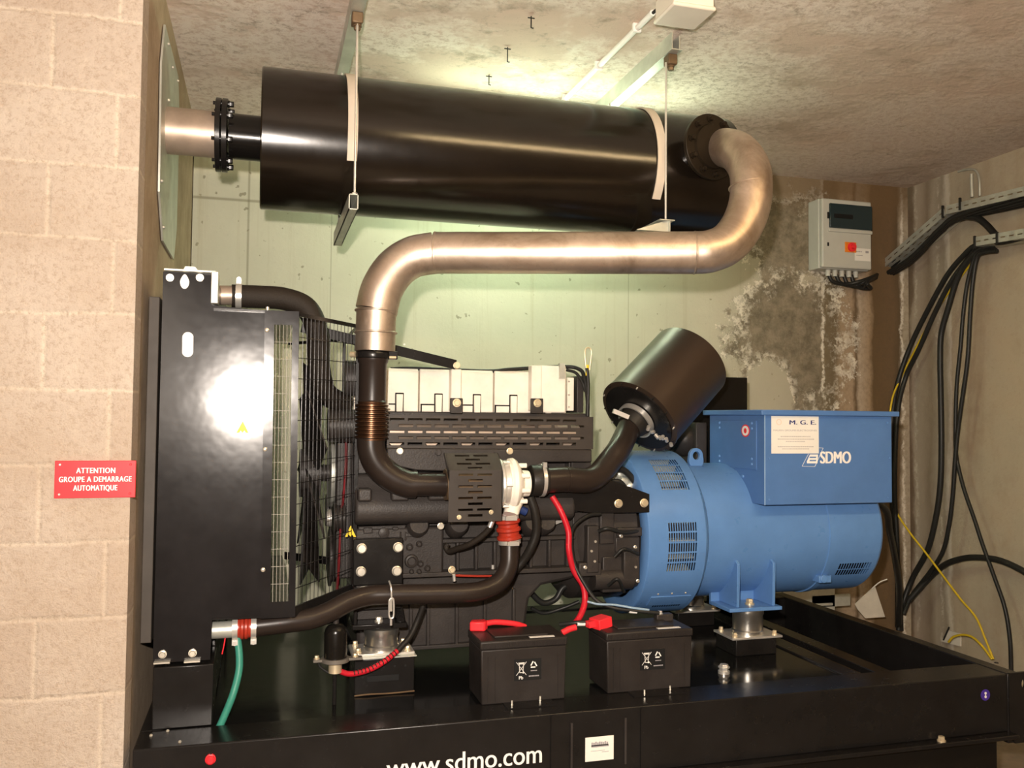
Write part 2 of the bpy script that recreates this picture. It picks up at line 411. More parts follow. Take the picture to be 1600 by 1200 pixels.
def ceiling_concrete():
    t = NT('flaking_ceiling_concrete'); p = scaled(t); s = t.sep(p)
    q = t.mapping(p, (1, 1.15, 1))
    big = t.noise(q, 1.15, 4, .55, .4); mid = t.noise(q, 6.5, 8, .75, .3); fine = t.noise(q, 42, 8, .8); cr = t.noise(q, 24, 10, .82)
    col = t.ramp(big, [(.30, (.46, .37, .29)), (.45, (.62, .50, .41)), (.58, (.70, .55, .455)), (.75, (.55, .44, .36))])
    col = t.mix(t.ramp(mid, [(.34, .7), (.47, 0)]), col, (.30, .245, .18))
    flake = t.ramp(t.noise(t.mapping(p, (1, 1.2, 1), (4.2, 1.7, 0)), 1.5, 5, .65), [(.43, 0), (.53, 1)])
    col = t.mix(t.math('MULTIPLY', flake, t.ramp(cr, [(.42, 0), (.52, .95)])), col, (.86, .76, .67))
    col = t.mix(t.ramp(fine, [(.30, .5), (.42, 0)]), col, (.28, .21, .15))
    # warm tan tone, growing towards the right
    rgt = t.math('MULTIPLY', t.ramp(t.math('SUBTRACT', t.math('ADD', s[0], t.math('MULTIPLY', mid, .6)), 2.0), [(.1, 0), (.9, .45)]), 1.0)
    col = t.mix(rgt, col, (.56, .43, .33))
    t.set(Base_Color=col, Roughness=.95); t.b.inputs['Specular IOR Level'].default_value = .15
    h = t.math('ADD', t.math('MULTIPLY', t.math('MULTIPLY', cr, flake), .9), t.math('MULTIPLY', mid, .5))
    h = t.math('ADD', h, t.math('MULTIPLY', fine, .25))
    t.set(Normal=t.bump(h, .6, .02)); return t.m
ceil_m = ceiling_concrete()
floor_m = paint('grey_brown_floor', (.22, .17, .12), .8, bump=.3, bscale=30, var=.25)
tube_m = NT('lit_fluorescent_tube'); tube_m.set(Base_Color=(.9, .95, .85)); tube_m.b.inputs['Emission Color'].default_value = (.80, 1, .70, 1); tube_m.b.inputs['Emission Strength'].default_value = 82; tube_m = tube_m.m
tube2_m = NT('lit_warm_tube'); tube2_m.set(Base_Color=(.9, .9, .8)); tube2_m.b.inputs['Emission Color'].default_value = (1, .72, .38, 1); tube2_m.b.inputs['Emission Strength'].default_value = 85; tube2_m = tube2_m.m
dark_glass = NT('smoked_window'); dark_glass.set(Base_Color=(.015, .03, .035), Roughness=.08, Alpha=1.0); dark_glass = dark_glass.m

# ------------------------------------------------------------------ the room
YB, XR, XL, H = 4.278, 3.610, -.33, 2.871
def struct(name, bm, mat, **k):
    NOORG.add(name); o = bm.build(name, mat, None, flat=True); o['kind'] = 'structure'; return o
struct('floor', MB().box(-2.6, 4.25, -2.6, 5.0, -.2, 0), floor_m)
struct('ceiling', MB().box(-2.6, 4.25, -2.6, 5.0, H, H + .2), ceil_m)
struct('wall_back', MB().box(XL, 4.25, YB, YB + .25, 0, H), back_m)
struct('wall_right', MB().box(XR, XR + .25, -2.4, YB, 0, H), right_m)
# block pier on the left: rough block face towards the room, mortared return behind it
struct('wall_left', MB().box(-2.4, XL - .0, 2.50, 2.62, 0, H), block_m)
struct('wall_return', MB().box(-2.4, XL - .004, 2.62, YB + .25, 0, H), jamb_m)
struct('wall_entrance_side', MB().box(-2.6, -2.4, -2.4, 2.7, 0, H), block_m)
struct('wall_front', MB().box(-2.6, 4.25, -2.6, -2.4, 0, H), jamb_m)

# warning sign
t = thing('warning_sign', 'small red plate with three lines of white capitals on the block wall', 'sign', (-.413, 2.498, 1.285))
MB().box(-.510, -.317, 2.493, 2.4995, 1.284, 1.380).build('sign_plate', red_pl, t, bev=.001)
for i, (s_, w_) in enumerate((('ATTENTION', .092), ('GROUPE A DEMARRAGE', .172), ('AUTOMATIQUE', .104))):
    text(t, 'lettering', s_, (-.413, 2.493, 1.348 - i * .0225), (1, 0, 0), (0, 0, 1), .014, white_m, offset=.035, width=w_, spacing=1.12)
for sx_, sz_ in ((-.498, 1.370), (-.330, 1.370), (-.498, 1.294), (-.330, 1.294)):
    MB().lathe((sx_, 2.493, sz_), (0, -1, 0), [(0, .0032), (.0015, .002)], 12).build('screw', zinc if sx_ < -.4 else red_pl, t)

# steel plate round the tail pipe on the return wall
t = thing('wall_pass_plate', 'thin galvanised plate with cut corner around the tail pipe on the left wall', 'plate', (XL + .003, 3.1, 1.9))
MB().prism([(XL, 2.90, 2.60), (XL, 2.93, 2.20), (XL, 3.06, 2.07), (XL, 3.42, 2.07), (XL, 3.50, 2.2), (XL, 3.50, 2.62), (XL, 3.42, 2.75), (XL, 2.97, 2.75)], (.006, 0, 0)).build('plate', galv, t)
for y_, z_ in ((2.955, 2.24), (3.04, 2.11), (3.38, 2.72), (3.10, 2.55), (3.2, 2.70), (3.05, 2.72)):
    MB().lathe((XL + .006, y_, z_), (1, 0, 0), [(0, .006), (.006, .004)], 10).build('screw', zinc, t)

# ------------------------------------------------------------------ skid base
XB0, XB1, YB0, YB1, ZB = -.306, 2.56, 2.48, 3.92, .635
t = base = thing('skid_base', 'long black painted steel base frame carrying the whole generator set', 'base frame', (1.13, 3.2, 0))
MB().box(XB0, XB1 - .07, YB0, YB0 + .14, .44, ZB).build('front_rail', black_paint, t, bev=.004)
MB().box(XB0, XB1 - .07, YB1 - .10, YB1, .44, ZB).build('back_rail', black_paint, t, bev=.004)
m = MB().box(XB1 - .075, XB1 - .02, YB0 - .002, YB1, .40, ZB + .002); m.build('end_rail', black_paint, t, bev=.004)
MB().box(XB0, XB0 + .06, YB0 + .14, YB1 - .10, .44, ZB).build('end_rail', black_paint, t, bev=.004)
# corner lifting plate with eye
def corner_plate():
    m = MB(); y = YB0 - .006
    cx, cz, rr = 2.550, .600, .011
    x0, x1, z0, z1 = 2.488, 2.572, .400, .640
    outer = [(x0, z0), (x1 - .012, z0), (x1, z0 + .012), (x1, z1 - .014), (x1 - .014, z1), (x0, z1)]
    outer = [(x0, z0), (x0, cz - .0), (x0, z1), (cx, z1), (x1 - .014, z1), (x1, z1 - .014), (x1, cz), (x1, z0 + .012), (x1 - .012, z0), (cx, z0)]
    # ring of quads between an elliptic eye and the outline
    n = 32; inn = []; out = []
    for i in range(n):
        a = 2 * PI * i / n; dx, dz = math.cos(a), math.sin(a)
        inn.append((cx + dx * rr * .85, cz + dz * rr * 1.5))
        k = 1e9
        if dx > 1e-6: k = min(k, (x1 - cx) / dx)
        if dx < -1e-6: k = min(k, (x0 - cx) / dx)
        if dz > 1e-6: k = min(k, (z1 - cz) / dz)
        if dz < -1e-6: k = min(k, (z0 - cz) / dz)
        out.append((cx + dx * k, cz + dz * k))
    m.rings([[V((a, y, b)) for a, b in inn], [V((a, y, b)) for a, b in out], [V((a, y + .01, b)) for a, b in out], [V((a, y + .01, b)) for a, b in inn]], cap=False, closed=True)
    return m
corner_plate().build('lifting_plate', black_paint, t)
MB().box(XB1 - .032, XB1 - .02, YB0 + .004, YB1, .42, .62).build('end_plate', black_paint, t, bev=.003)
# lower flange and tank below
MB().box(XB0, XB1 - .06, YB0 - .035, YB1, .425, .44).build('lower_flange', black_paint, t, bev=.003)
MB().box(XB0 + .05, XB1 - .11, YB0 + .01, YB1, .03, .425).build('fuel_tank', black_gloss, t, bev=.004)
for x_ in (0.1, 2.2):
    MB().box(x_ - .1, x_ + .1, YB0 + .0, YB1, 0, .03).build('foot', black_paint, t)
MB().box(-.246, 2.02, YB0 + .14, YB1 - .10, .600, .628).build('deck_plate', deck_paint, t, bev=.002)
MB().box(-.246, XB1 - .075, YB0 + .14, YB1 - .10, .445, .452).build('pit_floor', black_gloss, t)
for x_ in (1.93, 2.13):
    MB().box(x_, x_ + .07, YB0 + .14, YB1 - .10, .50, .604 if x_ > 2 else .634).build('cross_member', black_paint, t, bev=.003)
MB().box(2.20, 2.36, 3.1, 3.5, .47, .50).build('cross_member', black_cast, t, bev=.003)
# vertical weld stiffeners on the front face
for u in (893, 977):
    a = P(u, 1118, 2.478); MB().bar((a.x, 2.477, .605), (a.x, 2.477, .47), .006, .006, V((0, 1, 0))).build('weld_seam', zinc if 0 else black_cast, t)
MB().box(.83, .835, 2.474, 2.481, .45, .63).build('rail_joint', black_paint, t)
MB().box(1.115, 1.12, 2.474, 2.481, .45, .63).build('rail_joint', black_paint, t)
# lettering and stickers
text(t, 'lettering', 'www.sdmo.com', (.577, 2.4795, .4985), (1, 0, 0), (0, 0, 1), .054, white_m, offset=.012, width=.452, label='white web address lettering')
s_ = MB().box(.938, 1.028, 2.4775, 2.4795, .487, .557).build('sticker', white_lbl, t, label) if False else MB().box(.938, 1.028, 2.4775, 2.4795, .487, .557).build('sticker', white_lbl, t); s_['label'] = 'small white sticker with a grey drawing'
m = MB()
for i in range(9): m.box(.957 + i*.006, .962 + i*.006, 2.4768, 2.4775, .530, .540 + .005 * random.random())
m.box(.957, 1.012, 2.4768, 2.4775, .527, .534)
m.box(.955, 1.0, 2.4768, 2.4775, .516, .5172).box(.99, 1.012, 2.4768, 2.4775, .511, .5125)
m.build('printed_drawing', grey_m, s_)
a = P(1540, 1086, 2.478)
st = MB().lathe((a.x, 2.4795, a.z), (0, -1, 0), [(0, .019), (.0012, .019)], 32).build('round_sticker', purple, t); st['label'] = 'round purple sticker'
MB().lathe((a.x, 2.4783, a.z + .006), (0, -1, 0), [(0, .0045), (.0008, .0045)], 16).lathe((a.x, 2.4783, a.z - .006), (0, -1, 0), [(0, .0045), (.0008, .0045)], 16).box(a.x - .0015, a.x + .0015, 2.4776, 2.4783, a.z - .009, a.z + .01).build('symbol', white_m, st)
a = P(329, 1186, 2.478)
kb = MB().lathe((a.x, 2.48, a.z), (0, -1, 0), [(0, .0135), (.006, .0135), (.007, .011), (.014, .011), (.018, .007)], 24).build('drain_plug', red_pl, t); kb['label'] = 'red round plug'
MB().tube([(a.x, 2.476, a.z + .012), (a.x + .004, 2.472, a.z + .022)], .0022, 8, smooth=False).build('plug_wire', cable_m, kb)
# small studs on the flange and deck
for u, v in ((236, 1150), (262, 1143), (281, 1160), (800, 1103), (844, 1096), (1007, 1086), (1047, 1079)):
    a = PZ(u, v, ZB)
    MB().lathe((a.x, a.y, ZB), (0, 0, 1), [(0, .0045), (.003, .0045), (.0032, .003), (.016 if u > 700 else .005, .003)], 8).build('stud', zinc_bright, t)
for u, v in ((1470, 1159),):
    a = P(u, v, 2.465); bolt(t, (a.x, 2.462, .44), (0, 0, 1), .011, .016, gold_zinc)
for u, v in ((1557, 1036),):
    a = PZ(u, v, ZB); MB().lathe((a.x, a.y, ZB), (0, 0, 1), [(0, .008), (.003, .006)], 12).build('stud', black_paint, t)
a = PZ(1131, 1052, .628); bb = bolt(t, (a.x, a.y, .628), (0, 0, 1), .016, .03, zinc)
MB().lathe((a.x, a.y, .658), (0, 0, 1), [(-.01, .02), (-.007, .02)], 20).build('washer', zinc, t)

# ------------------------------------------------------------------ anti-vibration mounts
cup_m = paint('turned_zinc_cup', (.60, .59, .55), .30, metal=.95)
def av_mount(cx, cy, zt, zb, r, label, plate=True):
    t = thing('rubber_mount', label, 'vibration mount', (cx, cy, zb), 'anti vibration mounts under engine and alternator')
    MB().lathe((cx, cy, zb + .008), (0, 0, 1), [(0, r), (.012, r), (.016, r*.94), (zt - zb - .034, r*.94), (zt - zb - .026, r), (zt - zb - .010, r), (zt - zb - .004, r*.8)], 40).build('cup', cup_m, t)
    if plate:
        MB().box(cx - r*1.75, cx + r*1.75, cy - r*1.2, cy + r*1.2, zb, zb + .008).build('base_plate', zinc, t, bev=.001)
        for i, j in ((-1, -1), (1, -1), (-1, 1), (1, 1)):
            bolt(t, (cx + i*r*1.4, cy + j*r*.85, zb + .008), (0, 0, 1), .008, .014, gold_zinc)
    return t
# pedestal boxes welded on the deck
def pedestal(x0, x1, y0, y1, z1, name='mount_pedestal'):
    o = MB().box(x0, x1, y0, y1, .628, z1).build(name, black_paint, base, bev=.003); return o
pd = pedestal(.292, .480, 2.80, 2.96, .742)
for i in range(5):
    MB().lathe((.315 + i*.034, 2.799, .715), (0, -1, 0), [(0, .0035), (.0006, .0035)], 12).build('hole', hole_dark, pd)
MB().box(.33, .43, 2.796, 2.8, .672, .690).build('slot', hole_dark, pd)
MB().box(.286, .486, 2.794, 2.97, .742, .746).build('mount_plate', galv, pd, bev=.001)
MB().tube([(.292, 2.797, .632), (.34, 2.796, .634), (.40, 2.797, .632), (.480, 2.796, .634)], .0025, 6).build('weld_seam', brown_met, pd)
av_mount(.384, 2.88, .822, .746, .056, 'silvery round mount on black pedestal beside the black drain pump')
pedestal(1.70, 1.87, 2.93, 3.08, .688)
av_mount(1.790, 3.0, .790, .688, .060, 'silvery round mount under the front foot of the blue alternator')
pedestal(1.70, 1.87, 3.40, 3.55, .688)
av_mount(1.787, 3.46, .790, .688, .060, 'silvery round mount half hidden behind the blue alternator ring')
pedestal(.29, .48, 3.50, 3.66, .742)

# ------------------------------------------------------------------ radiator
YR0, YR1, XRa = 2.63, 3.77, -.278
t = rad = thing('radiator', 'tall black radiator housing standing beside the block wall', 'radiator', (-.2, 3.2, .628))
ztp = 1.905
def yr(z): return YR0 + (z - .815) * .011       # the sheet leans back a touch
MB().prism([(x_, yr(z_), z_) for x_, z_ in ((XRa, .815), (XRa, ztp), (-.142, ztp), (-.142, 1.815), (0, 1.805), (.007, .930), (-.125, .930), (-.128, .815))], (0, .004, 0)).build('side_panel', radiator_paint, t)
# same panel on the far side
MB().prism([(XRa, YR1, .815), (XRa, YR1, ztp), (-.142, YR1, ztp), (-.142, YR1, 1.815), (0, YR1, 1.805), (.007, YR1, .930), (-.128, YR1, .930)], (0, -.004, 0)).build('side_panel', radiator_paint, t)
# core and tanks
MB().box(XRa + .01, -.15, YR0 + .02, YR1 - .02, .86, 1.78).build('core', hole_dark, t)
MB().box(XRa + .01, -.13, YR0 + .024, YR1 - .01, 1.78, 1.895).build('top_tank', black_paint, t, bev=.01)
MB().box(XRa + .01, -.13, YR0 + .01, YR1 - .01, .83, .93).build('bottom_tank', black_paint, t, bev=.01)
# white bent top bracket
m = MB().box(XRa + .004, -.135, YR0 - .012, YR0 + .05, ztp, ztp + .006)
m.box(-.205, -.175, YR0 - .012, YR0 + .03, ztp + .006, ztp + .014) if False else None
m.build('top_bracket', galv, t, bev=.001)
MB().box(-.148, -.128, YR0 - .014, YR0 + .05, 1.818, ztp + .004).build('end_bracket', galv, t, bev=.002)['label'] = 'bare galvanised end bracket'
MB().prism([(-.222, YR0 - .012, ztp+.006), (-.217, YR0 - .012, ztp + .014), (-.192, YR0 - .012, ztp + .014), (-.185, YR0 - .012, ztp+.006)], (0, .03, 0)).build('lug', galv, t)
# key-hole, slot: lifting openings with the light steel behind
def teardrop(cx, cz, w, h):
    pts = []
    for i in range(24):
        a = 2*PI*i/24; r_ = 1 - .35 * max(0, math.sin(a)); pts.append((cx + math.cos(a)*w*r_, yr(cz) - .0010, cz + math.sin(a)*h))
    return pts
_e = P(288, 439, YR0); _s = P(293, 538, YR0)
MB().prism(teardrop(_e.x, _e.z, .0125, .021), (0, .0008, 0)).build('lifting_eye', white_m, t)
m = MB(); pts = []
for i in range(24):
    a = 2*PI*i/24; pts.append((_s.x + math.cos(a)*.0150, yr(_s.z) - .0012, _s.z + math.sin(a)*.0155 + (.020 if math.sin(a) > 0 else -.020)))
m.prism(pts, (0, .0008, 0)); m.build('slot_cover', white_m, t)
for u, v in ((265, 433), (312, 433)):
    a = P(u, v, YR0); bolt(t, (a.x, yr(a.z), a.z), (0, -1, 0), .0085, .012, zinc_bright)
for u, v in ((254, 1022), (301, 1020)):
    a = P(u, v, YR0); bolt(t, (a.x, YR0, a.z), (0, -1, 0), .009, .012, zinc_bright)
    MB().box(a.x - .021, a.x + .021, YR0 - .02, YR0 + .01, a.z - .022, a.z - .018).build('shim', zinc_bright, t)
# foot box
MB().box(XRa + .002, -.118, YR0 - .012, YR0 + .18, .636, .806).build('foot', black_paint, t, bev=.003)
MB().box(XRa + .002, -.118, YR1 - .17, YR1, .636, .806).build('foot', black_paint, t, bev=.003)
MB().box(XRa + .008, -.122, YR0 + .19, YR1 - .18, .636, .825).build('cross_beam', black_paint, t, bev=.003)
# warning triangle sticker
def tri(parent, c, s, n, up=V((0, 0, 1)), name='warning_triangle', mat=None):
    c = V(c); n = V(n).normalized(); x = up.cross(n).normalized()
    a = [c + up*s*.62, c - x*s*.5 - up*s*.4, c - x*s*.28 - up*s*.4, c - x*.16*s - up*.2*s, c - up*s*.4, c + x*.16*s - up*.2*s, c + x*s*.28 - up*s*.4, c + x*s*.5 - up*s*.4]
    return MB().prism(a, n*.0008).build(name, mat or yellow_s, parent)
a = P(379, 669, YR0 - .001); tri(t, (a.x, yr(a.z) - .0006, a.z), .033, (0, -1, 0))
# window strip beside the panel: frame with long grid
X0, X1 = -.0, .0965
grid_grey = paint('grid_grey_paint', (.34, .32, .28), .6, spec=.1)
def strip(yf, nm, nrm):
    us = [.0, .036, .0385, .0455, .0525, .0595, .0665, .0735, .074, .0965]
    us = [0, .036, .0735, .0965]; wz0, wz1 = .968, 1.765
    m = MB(); m.grid([0, .004, .027, .0775, .0965], [.922, wz0, wz1, 1.806], lambda a, b: .027 < a < .0775 and wz0 < b < wz1, lambda a, b: V((a + (1.8 - b)*.006, yf, b)), .003)
    o = m.build(nm, radiator_paint, t)
    g = MB(); n = 5
    for i in range(n):
        x_ = .027 + (i + .6) * .0505 / n; g.bar((x_ + .005, yf + .004, wz0 - .004), (x_, yf + .004, wz1 + .004), .0012, .0012, V((0, 1, 0)))
    for k in range(1, 16):
        z_ = wz0 + (wz1 - wz0) * k / 16; g.bar((.026, yf + .005, z_), (.084, yf + .005, z_), .0012, .0012)
    g.build('wire_grid', grid_grey, o)
    return o
strip(YR0 - .002, 'grid_frame', -1)
for u, v in ((417, 441 + 75), (414, 702), (411, 890)):
    a = P(u, v, YR0); MB().lathe((a.x, YR0 - .002, a.z), (0, -1, 0), [(0, .0065), (.004, .006), (.006, .003)], 16).build('rivet', zinc_bright, t)
a = P(418, 481, YR0); MB().lathe((a.x, YR0+.005, 1.806), (0, 0, 1), [(0, .005), (.01, .005)], 12).build('rivet', zinc_bright, t)
# top cover strip & filler
MB().box(-.14, .09, YR0, YR1, 1.800, 1.806).build('cowl_top', black_paint, t)
MB().box(-.13, .09, YR0 + .01, YR1 - .01, .922, .928).build('cowl_bottom', black_paint, t)
MB().cyl((-.150, 2.86, 1.872), (-.075, 2.86, 1.876), .030, 28).build('upper_neck', tail_m, t)
MB().lathe((-.155, YR0 + .03, .868), (1, 0, 0), [(0, .034), (.012, .034), (.013, .026), (.085, .026)], 28).build('lower_neck', galv, t) if False else None

duct_m = paint('dusty_duct_steel', (.075, .062, .050), .55)
# duct frame between radiator and wall
o = MB().box(XL, XL + .030, 2.78, 3.74, .835, 1.85).build('air_duct_frame', duct_m, None, bev=.002)
tag(o, 'dull grey duct frame squeezed between block wall and radiator', 'duct')

# fan, shroud, guards
t = fan = thing('cooling_fan', 'dark bladed fan seen through the wire guard beside the radiator', 'fan', (.12, 3.2, 1.35))
MB().cyl((.13, 3.2, 1.30), (.20, 3.2, 1.30), .085, 32).build('hub', black_cast, t)
for k in range(8):
    a = 2*PI*k/8 + .2; d = V((0, math.cos(a), math.sin(a))); s_ = V((0, -math.sin(a), math.cos(a)))
    c = V((.165, 3.2, 1.30)); m = MB()
    p = [c + d*.08 - s_*.035 + V((-.02,0,0)), c + d*.08 + s_*.035 + V((.02,0,0)), c + d*.36 + s_*.12 + V((.03,0,0)), c + d*.38 - s_*.09 + V((-.03,0,0))]
    m.prism(p, V((.005, 0, 0))); m.build('blade', black_plastic, t)
m = MB().cyl((.20, 3.2, 1.30), (.30, 3.2, 1.30), .03, 20); m.build('shaft', black_cast, t)
m = MB()
for (y_, z_, r_) in ((3.2, 1.30, .09), (3.02, 1.16, .05), (3.38, 1.15, .06), (3.2, 1.0, .10), (2.99, 1.47, .045)):
    m = MB(); m.lathe((.235, y_, z_), (1, 0, 0), [(0, r_), (.008, r_), (.012, r_*.85), (.026, r_*.85), (.03, r_), (.038, r_)], 28)
    m.build('pulley', black_cast, t)
for (y_, z_, r_) in ((2.99, 1.47, .028), (3.02, 1.16, .03)):
    MB().lathe((.228, y_, z_), (-1, 0, 0), [(0, r_), (.014, r_*.9), (.018, r_*.4)], 20).build('pulley_cap', zinc, t)

MB().box(.245, .30, 3.05, 3.35, .95, 1.52).build('drive_housing', black_cast, fan, bev=.006)
MB().cyl((.21, 2.99, 1.47), (.31, 2.99, 1.47), .055, 28).build('idler_body', black_cast, fan)
MB().cyl((.262, 3.0, 1.63), (.31, 3.0, 1.63), .06, 28).build('thermostat_housing', black_cast, fan)
MB().lathe((.232, 3.2, 1.30), (1, 0, 0), [(0, .12), (.03, .12)], 32).build('fan_drive_disc', galv, fan)
def guard():
    t = thing('fan_guard', 'black wire mesh guard between radiator and engine', 'guard', (.2, 2.9, .93))
    def sheet(a, b, zb0, zb1, zt0, zt1, n, nh, nm='wire_mesh'):
        m = MB(); a = V(a); b = V(b)
        for i in range(n + 1):
            k = i / n; p = a.lerp(b, k); z0 = zb0 + (zb1 - zb0)*k; z1 = zt0 + (zt1 - zt0)*k
            m.bar((p.x, p.y, z0), (p.x, p.y, z1), .0018, .0018, V((0, 1, 0)))
        for j in range(nh + 1):
            q = j / nh; z0 = zb0 + (zt0 - zb0)*q; z1 = zb1 + (zt1 - zb1)*q
            m.bar((a.x, a.y, z0), (b.x, b.y, z1), .0022, .0022)
        m.build(nm, black_paint, t)
    sheet((.098, 2.66, 0), (.300, 2.94, 0), .935, .945, 1.795, 1.80, 16, 14)
    m = MB()
    for (a, b) in (((.098, 2.66, .93), (.300, 2.94, .94)), ((.098, 3.74, .93), (.3, 3.46, .94)), ((.3, 2.94, .94), (.3, 3.46, .94))): m.bar(a, b, .006, .03)
    for (a, b) in (((.098, 2.66, 1.800), (.300, 2.94, 1.80)), ((.098, 3.74, 1.80), (.3, 3.46, 1.80)), ((.3, 2.94, 1.80), (.3, 3.46, 1.80))): m.bar(a, b, .006, .012)
    m.bar((.30, 2.94, .94), (.30, 2.94, 1.80), .012, .012, V((0, 1, 0))).bar((.30, 3.46, .94), (.30, 3.46, 1.80), .012, .012, V((0, 1, 0)))
    m.build('guard_frame', black_paint, t)
    a = P(551, 832, 2.92); tri(t, (a.x - .006, 2.925, a.z), .036, (-.3, -1, 0), mat=orange_m if 0 else yellow_s)
    return t
guard()

# radiator top hose
t = thing('radiator_hose', 'thick black rubber hose bending down from the radiator top', 'hose', P(420, 465, 2.86))
MB().tube([(-.10, 2.86, 1.873), (-.02, 2.865, 1.874), (.06, 2.87, 1.872), (.13, 2.88, 1.845), (.165, 2.90, 1.77), (.175, 2.93, 1.66), (.20, 2.98, 1.58), (.27, 3.04, 1.54)], .036, 24).build('hose', braid, t)
c = V((-.088, 2.86, 1.873))
MB().lathe(c, (1, 0, 0), [(0, .038), (0, .0405), (.018, .0405), (.018, .038)], 32, cap=False, closed=True).build('hose_clamp', zinc, t)
MB().box(c.x + .002, c.x + .016, 2.845, 2.862, c.z + .036, c.z + .052).cyl((c.x + .009, 2.835, c.z + .050), (c.x + .009, 2.875, c.z + .050), .007, 12).build('clamp_screw', zinc, t)

# ------------------------------------------------------------------ engine
t = eng = thing('diesel_engine', 'black six cylinder diesel engine with cream rocker cover', 'engine', (.75, 3.2, .72))
# block, crankcase, sump
MB().box(.30, 1.06, 3.00, 3.42, .955, 1.14).build('crankcase', black_cast, t, bev=.008)
MB().box(.30, 1.10, 3.03, 3.40, 1.13, 1.40).build('cylinder_head', black_cast, t, bev=.006)
# ribs and rails on the crankcase
for u in (588, 658, 686, 714, 743, 772, 828, 857, 885):
    a = P(u, 870, 2.99); MB().box(a.x - .0055, a.x + .0055, 2.974, 3.002, .975, 1.075).build('rib', black_cast, t, bev=.003)
MB().box(.30, 1.08, 2.962, 3.01, 1.072, 1.086).build('upper_rail', black_cast, t, bev=.003)
MB().box(.30, 1.08, 2.945, 3.01, .962, .978).build('lower_rail', black_cast, t, bev=.003)
# sump: profile in x z, wide in y
pr_ = [(.315, .962), (1.10, .962), (1.095, .925), (.97, .905), (.925, .86), (.905, .72), (.32, .70)]
MB().prism([(x_, 3.01, z_) for x_, z_ in pr_], (0, .38, 0)).build('sump', black_cast, t, bev=.012)
m = MB()
for x_ in (.50, .56, .66, .76, .865): m.box(x_ - .006, x_ + .006, 2.997, 3.02, .715, .90)
m.box(.32, .905, 2.995, 3.02, .708, .722)
m.build('sump_ribs', black_cast, t, bev=.003)
# timing cover with round bosses at the fan end
m = MB().box(.298, .60, 2.952, 3.01, .965, 1.13)
m.build('timing_cover', black_cast, t, bev=.008)
for u, v, r_ in ((643, 877, .021), (640, 855, .011), (655, 850, .010), (657, 881, .010), (668, 888, .010), (655, 893, .008), (643, 893, .008)):
    a = P(u, v, 2.95); MB().lathe((a.x, 2.954, a.z), (0, -1, 0), [(0, r_*1.15), (.010, r_), (.012, r_*.75), (.008, r_*.55), (.008, .001)], 24).build('boss', black_cast, t)
m = MB()
for u, v, w_, h_ in ((575, 829, .03, .02), (600, 833, .022, .026), (618, 826, .02, .012), (640, 836, .03, .014), (626, 838, .006, .03), (634, 838, .006, .03)):
    a = P(u, v, 2.95); m.box(a.x - w_/2, a.x + w_/2, 2.948, 2.975, a.z - h_/2, a.z + h_/2)
m.prism([P(560, 823, 2.955), P(635, 820, 2.955), P(632, 829, 2.955), P(590, 845, 2.955), P(560, 845, 2.955)], (0, .05, 0))
m.build('front_bracket', black_cast, t, bev=.003)
for u, v in ((600, 833),):
    a = P(u, v, 2.945); MB().lathe((a.x, 2.955, a.z), (0, -1, 0), [(0, .018), (.01, .018), (.012, .014)], 28).build('boss', black_cast, t)
# square mounting plate with four large bolts + bracket down to the mount
mp = MB().box(.290, .452, 2.885, 2.905, .955, 1.105).build('mounting_plate', black_paint, t, bev=.004)
for u, v in ((565, 857), (622, 855), (564, 893), (620, 892)):
    a = P(u, v, 2.885); MB().lathe((a.x, 2.885, a.z), (0, -1, 0), [(0, .0165), (.003, .0165), (.004, .0145), (.010, .0145), (.012, .012)], 28).build('bolt', zinc_bright, t)
m = MB().box(.292, .455, 2.905, 2.96, .84, 1.10)
m.build('mounting_bracket', black_cast, t, bev=.004)
m = MB().box(.285, .460, 2.83, 2.96, .826, .842).box(.290, .302, 2.84, 2.96, .84, .955).prism([(.43, 2.84, .842), (.455, 2.84, .842), (.455, 2.95, .92), (.43, 2.95, .92)], (0, .02, 0))
m.box(.292, .445, 2.865, 2.89, .88, .935)
m.build('mounting_foot', black_paint, t, bev=.003)
bolt(t, (.373, 2.86, .842), (0, 0, 1), .011, .016, zinc_bright)
# inlet manifold: rounded casting with three ports
m = MB()
xs_ = (.300, .62, .80, .95, 1.08)
prof = [(2.93, 1.145), (2.905, 1.160), (2.897, 1.19), (2.905, 1.225), (2.93, 1.26), (2.95, 1.31), (3.06, 1.31), (3.06, 1.14)]
m.prism([(.296, y_, z_) for y_, z_ in prof], (.76, 0, 0)); m.build('inlet_manifold', black_cast, t, bev=.01, bseg=3)
for u, w_ in ((570, 24), (625, 30), (683, 30)):
    a = P(u, 778, 2.89); b = P(u + w_, 778, 2.89); ww = b.x - a.x
    MB().box(a.x - ww*.45, a.x + ww*.45, 2.885, 2.93, 1.225, 1.268).build('manifold_port', black_cast, t, bev=.007, bseg=3)
# scalloped ports under it
for u in (655, 718, 835, 855):
    a = P(u, 830, 2.92); MB().lathe((a.x, 2.99, 1.12), (0, -1, .35), [(0, .038), (.06, .036), (.07, .030)], 28).build('port_tube', black_cast, t)
# valve plate below the slotted shield
MB().prism([P(605, 700, 2.92), P(925, 703, 2.92), P(925, 722, 2.92), P(852, 722, 2.92), P(838, 700 + 40, 2.92), P(650, 735, 2.92), P(618, 728, 2.92), P(605, 712, 2.92)], (0, .10, 0)).build('exhaust_side_cover', black_cast, t, bev=.004)
for u, v, mt in ((625, 705, zinc_bright), (797, 705, gold_zinc), (685, 707, black_cast), (687, 821, zinc_bright), (717, 808, zinc_bright)):
    a = P(u, v, 2.915); MB().lathe((a.x, 2.92 if v < 750 else 2.90, a.z), (0, -1, 0), [(0, .0115), (.004, .0115), (.005, .009), (.010, .009)], 20).build('bolt', mt, t)
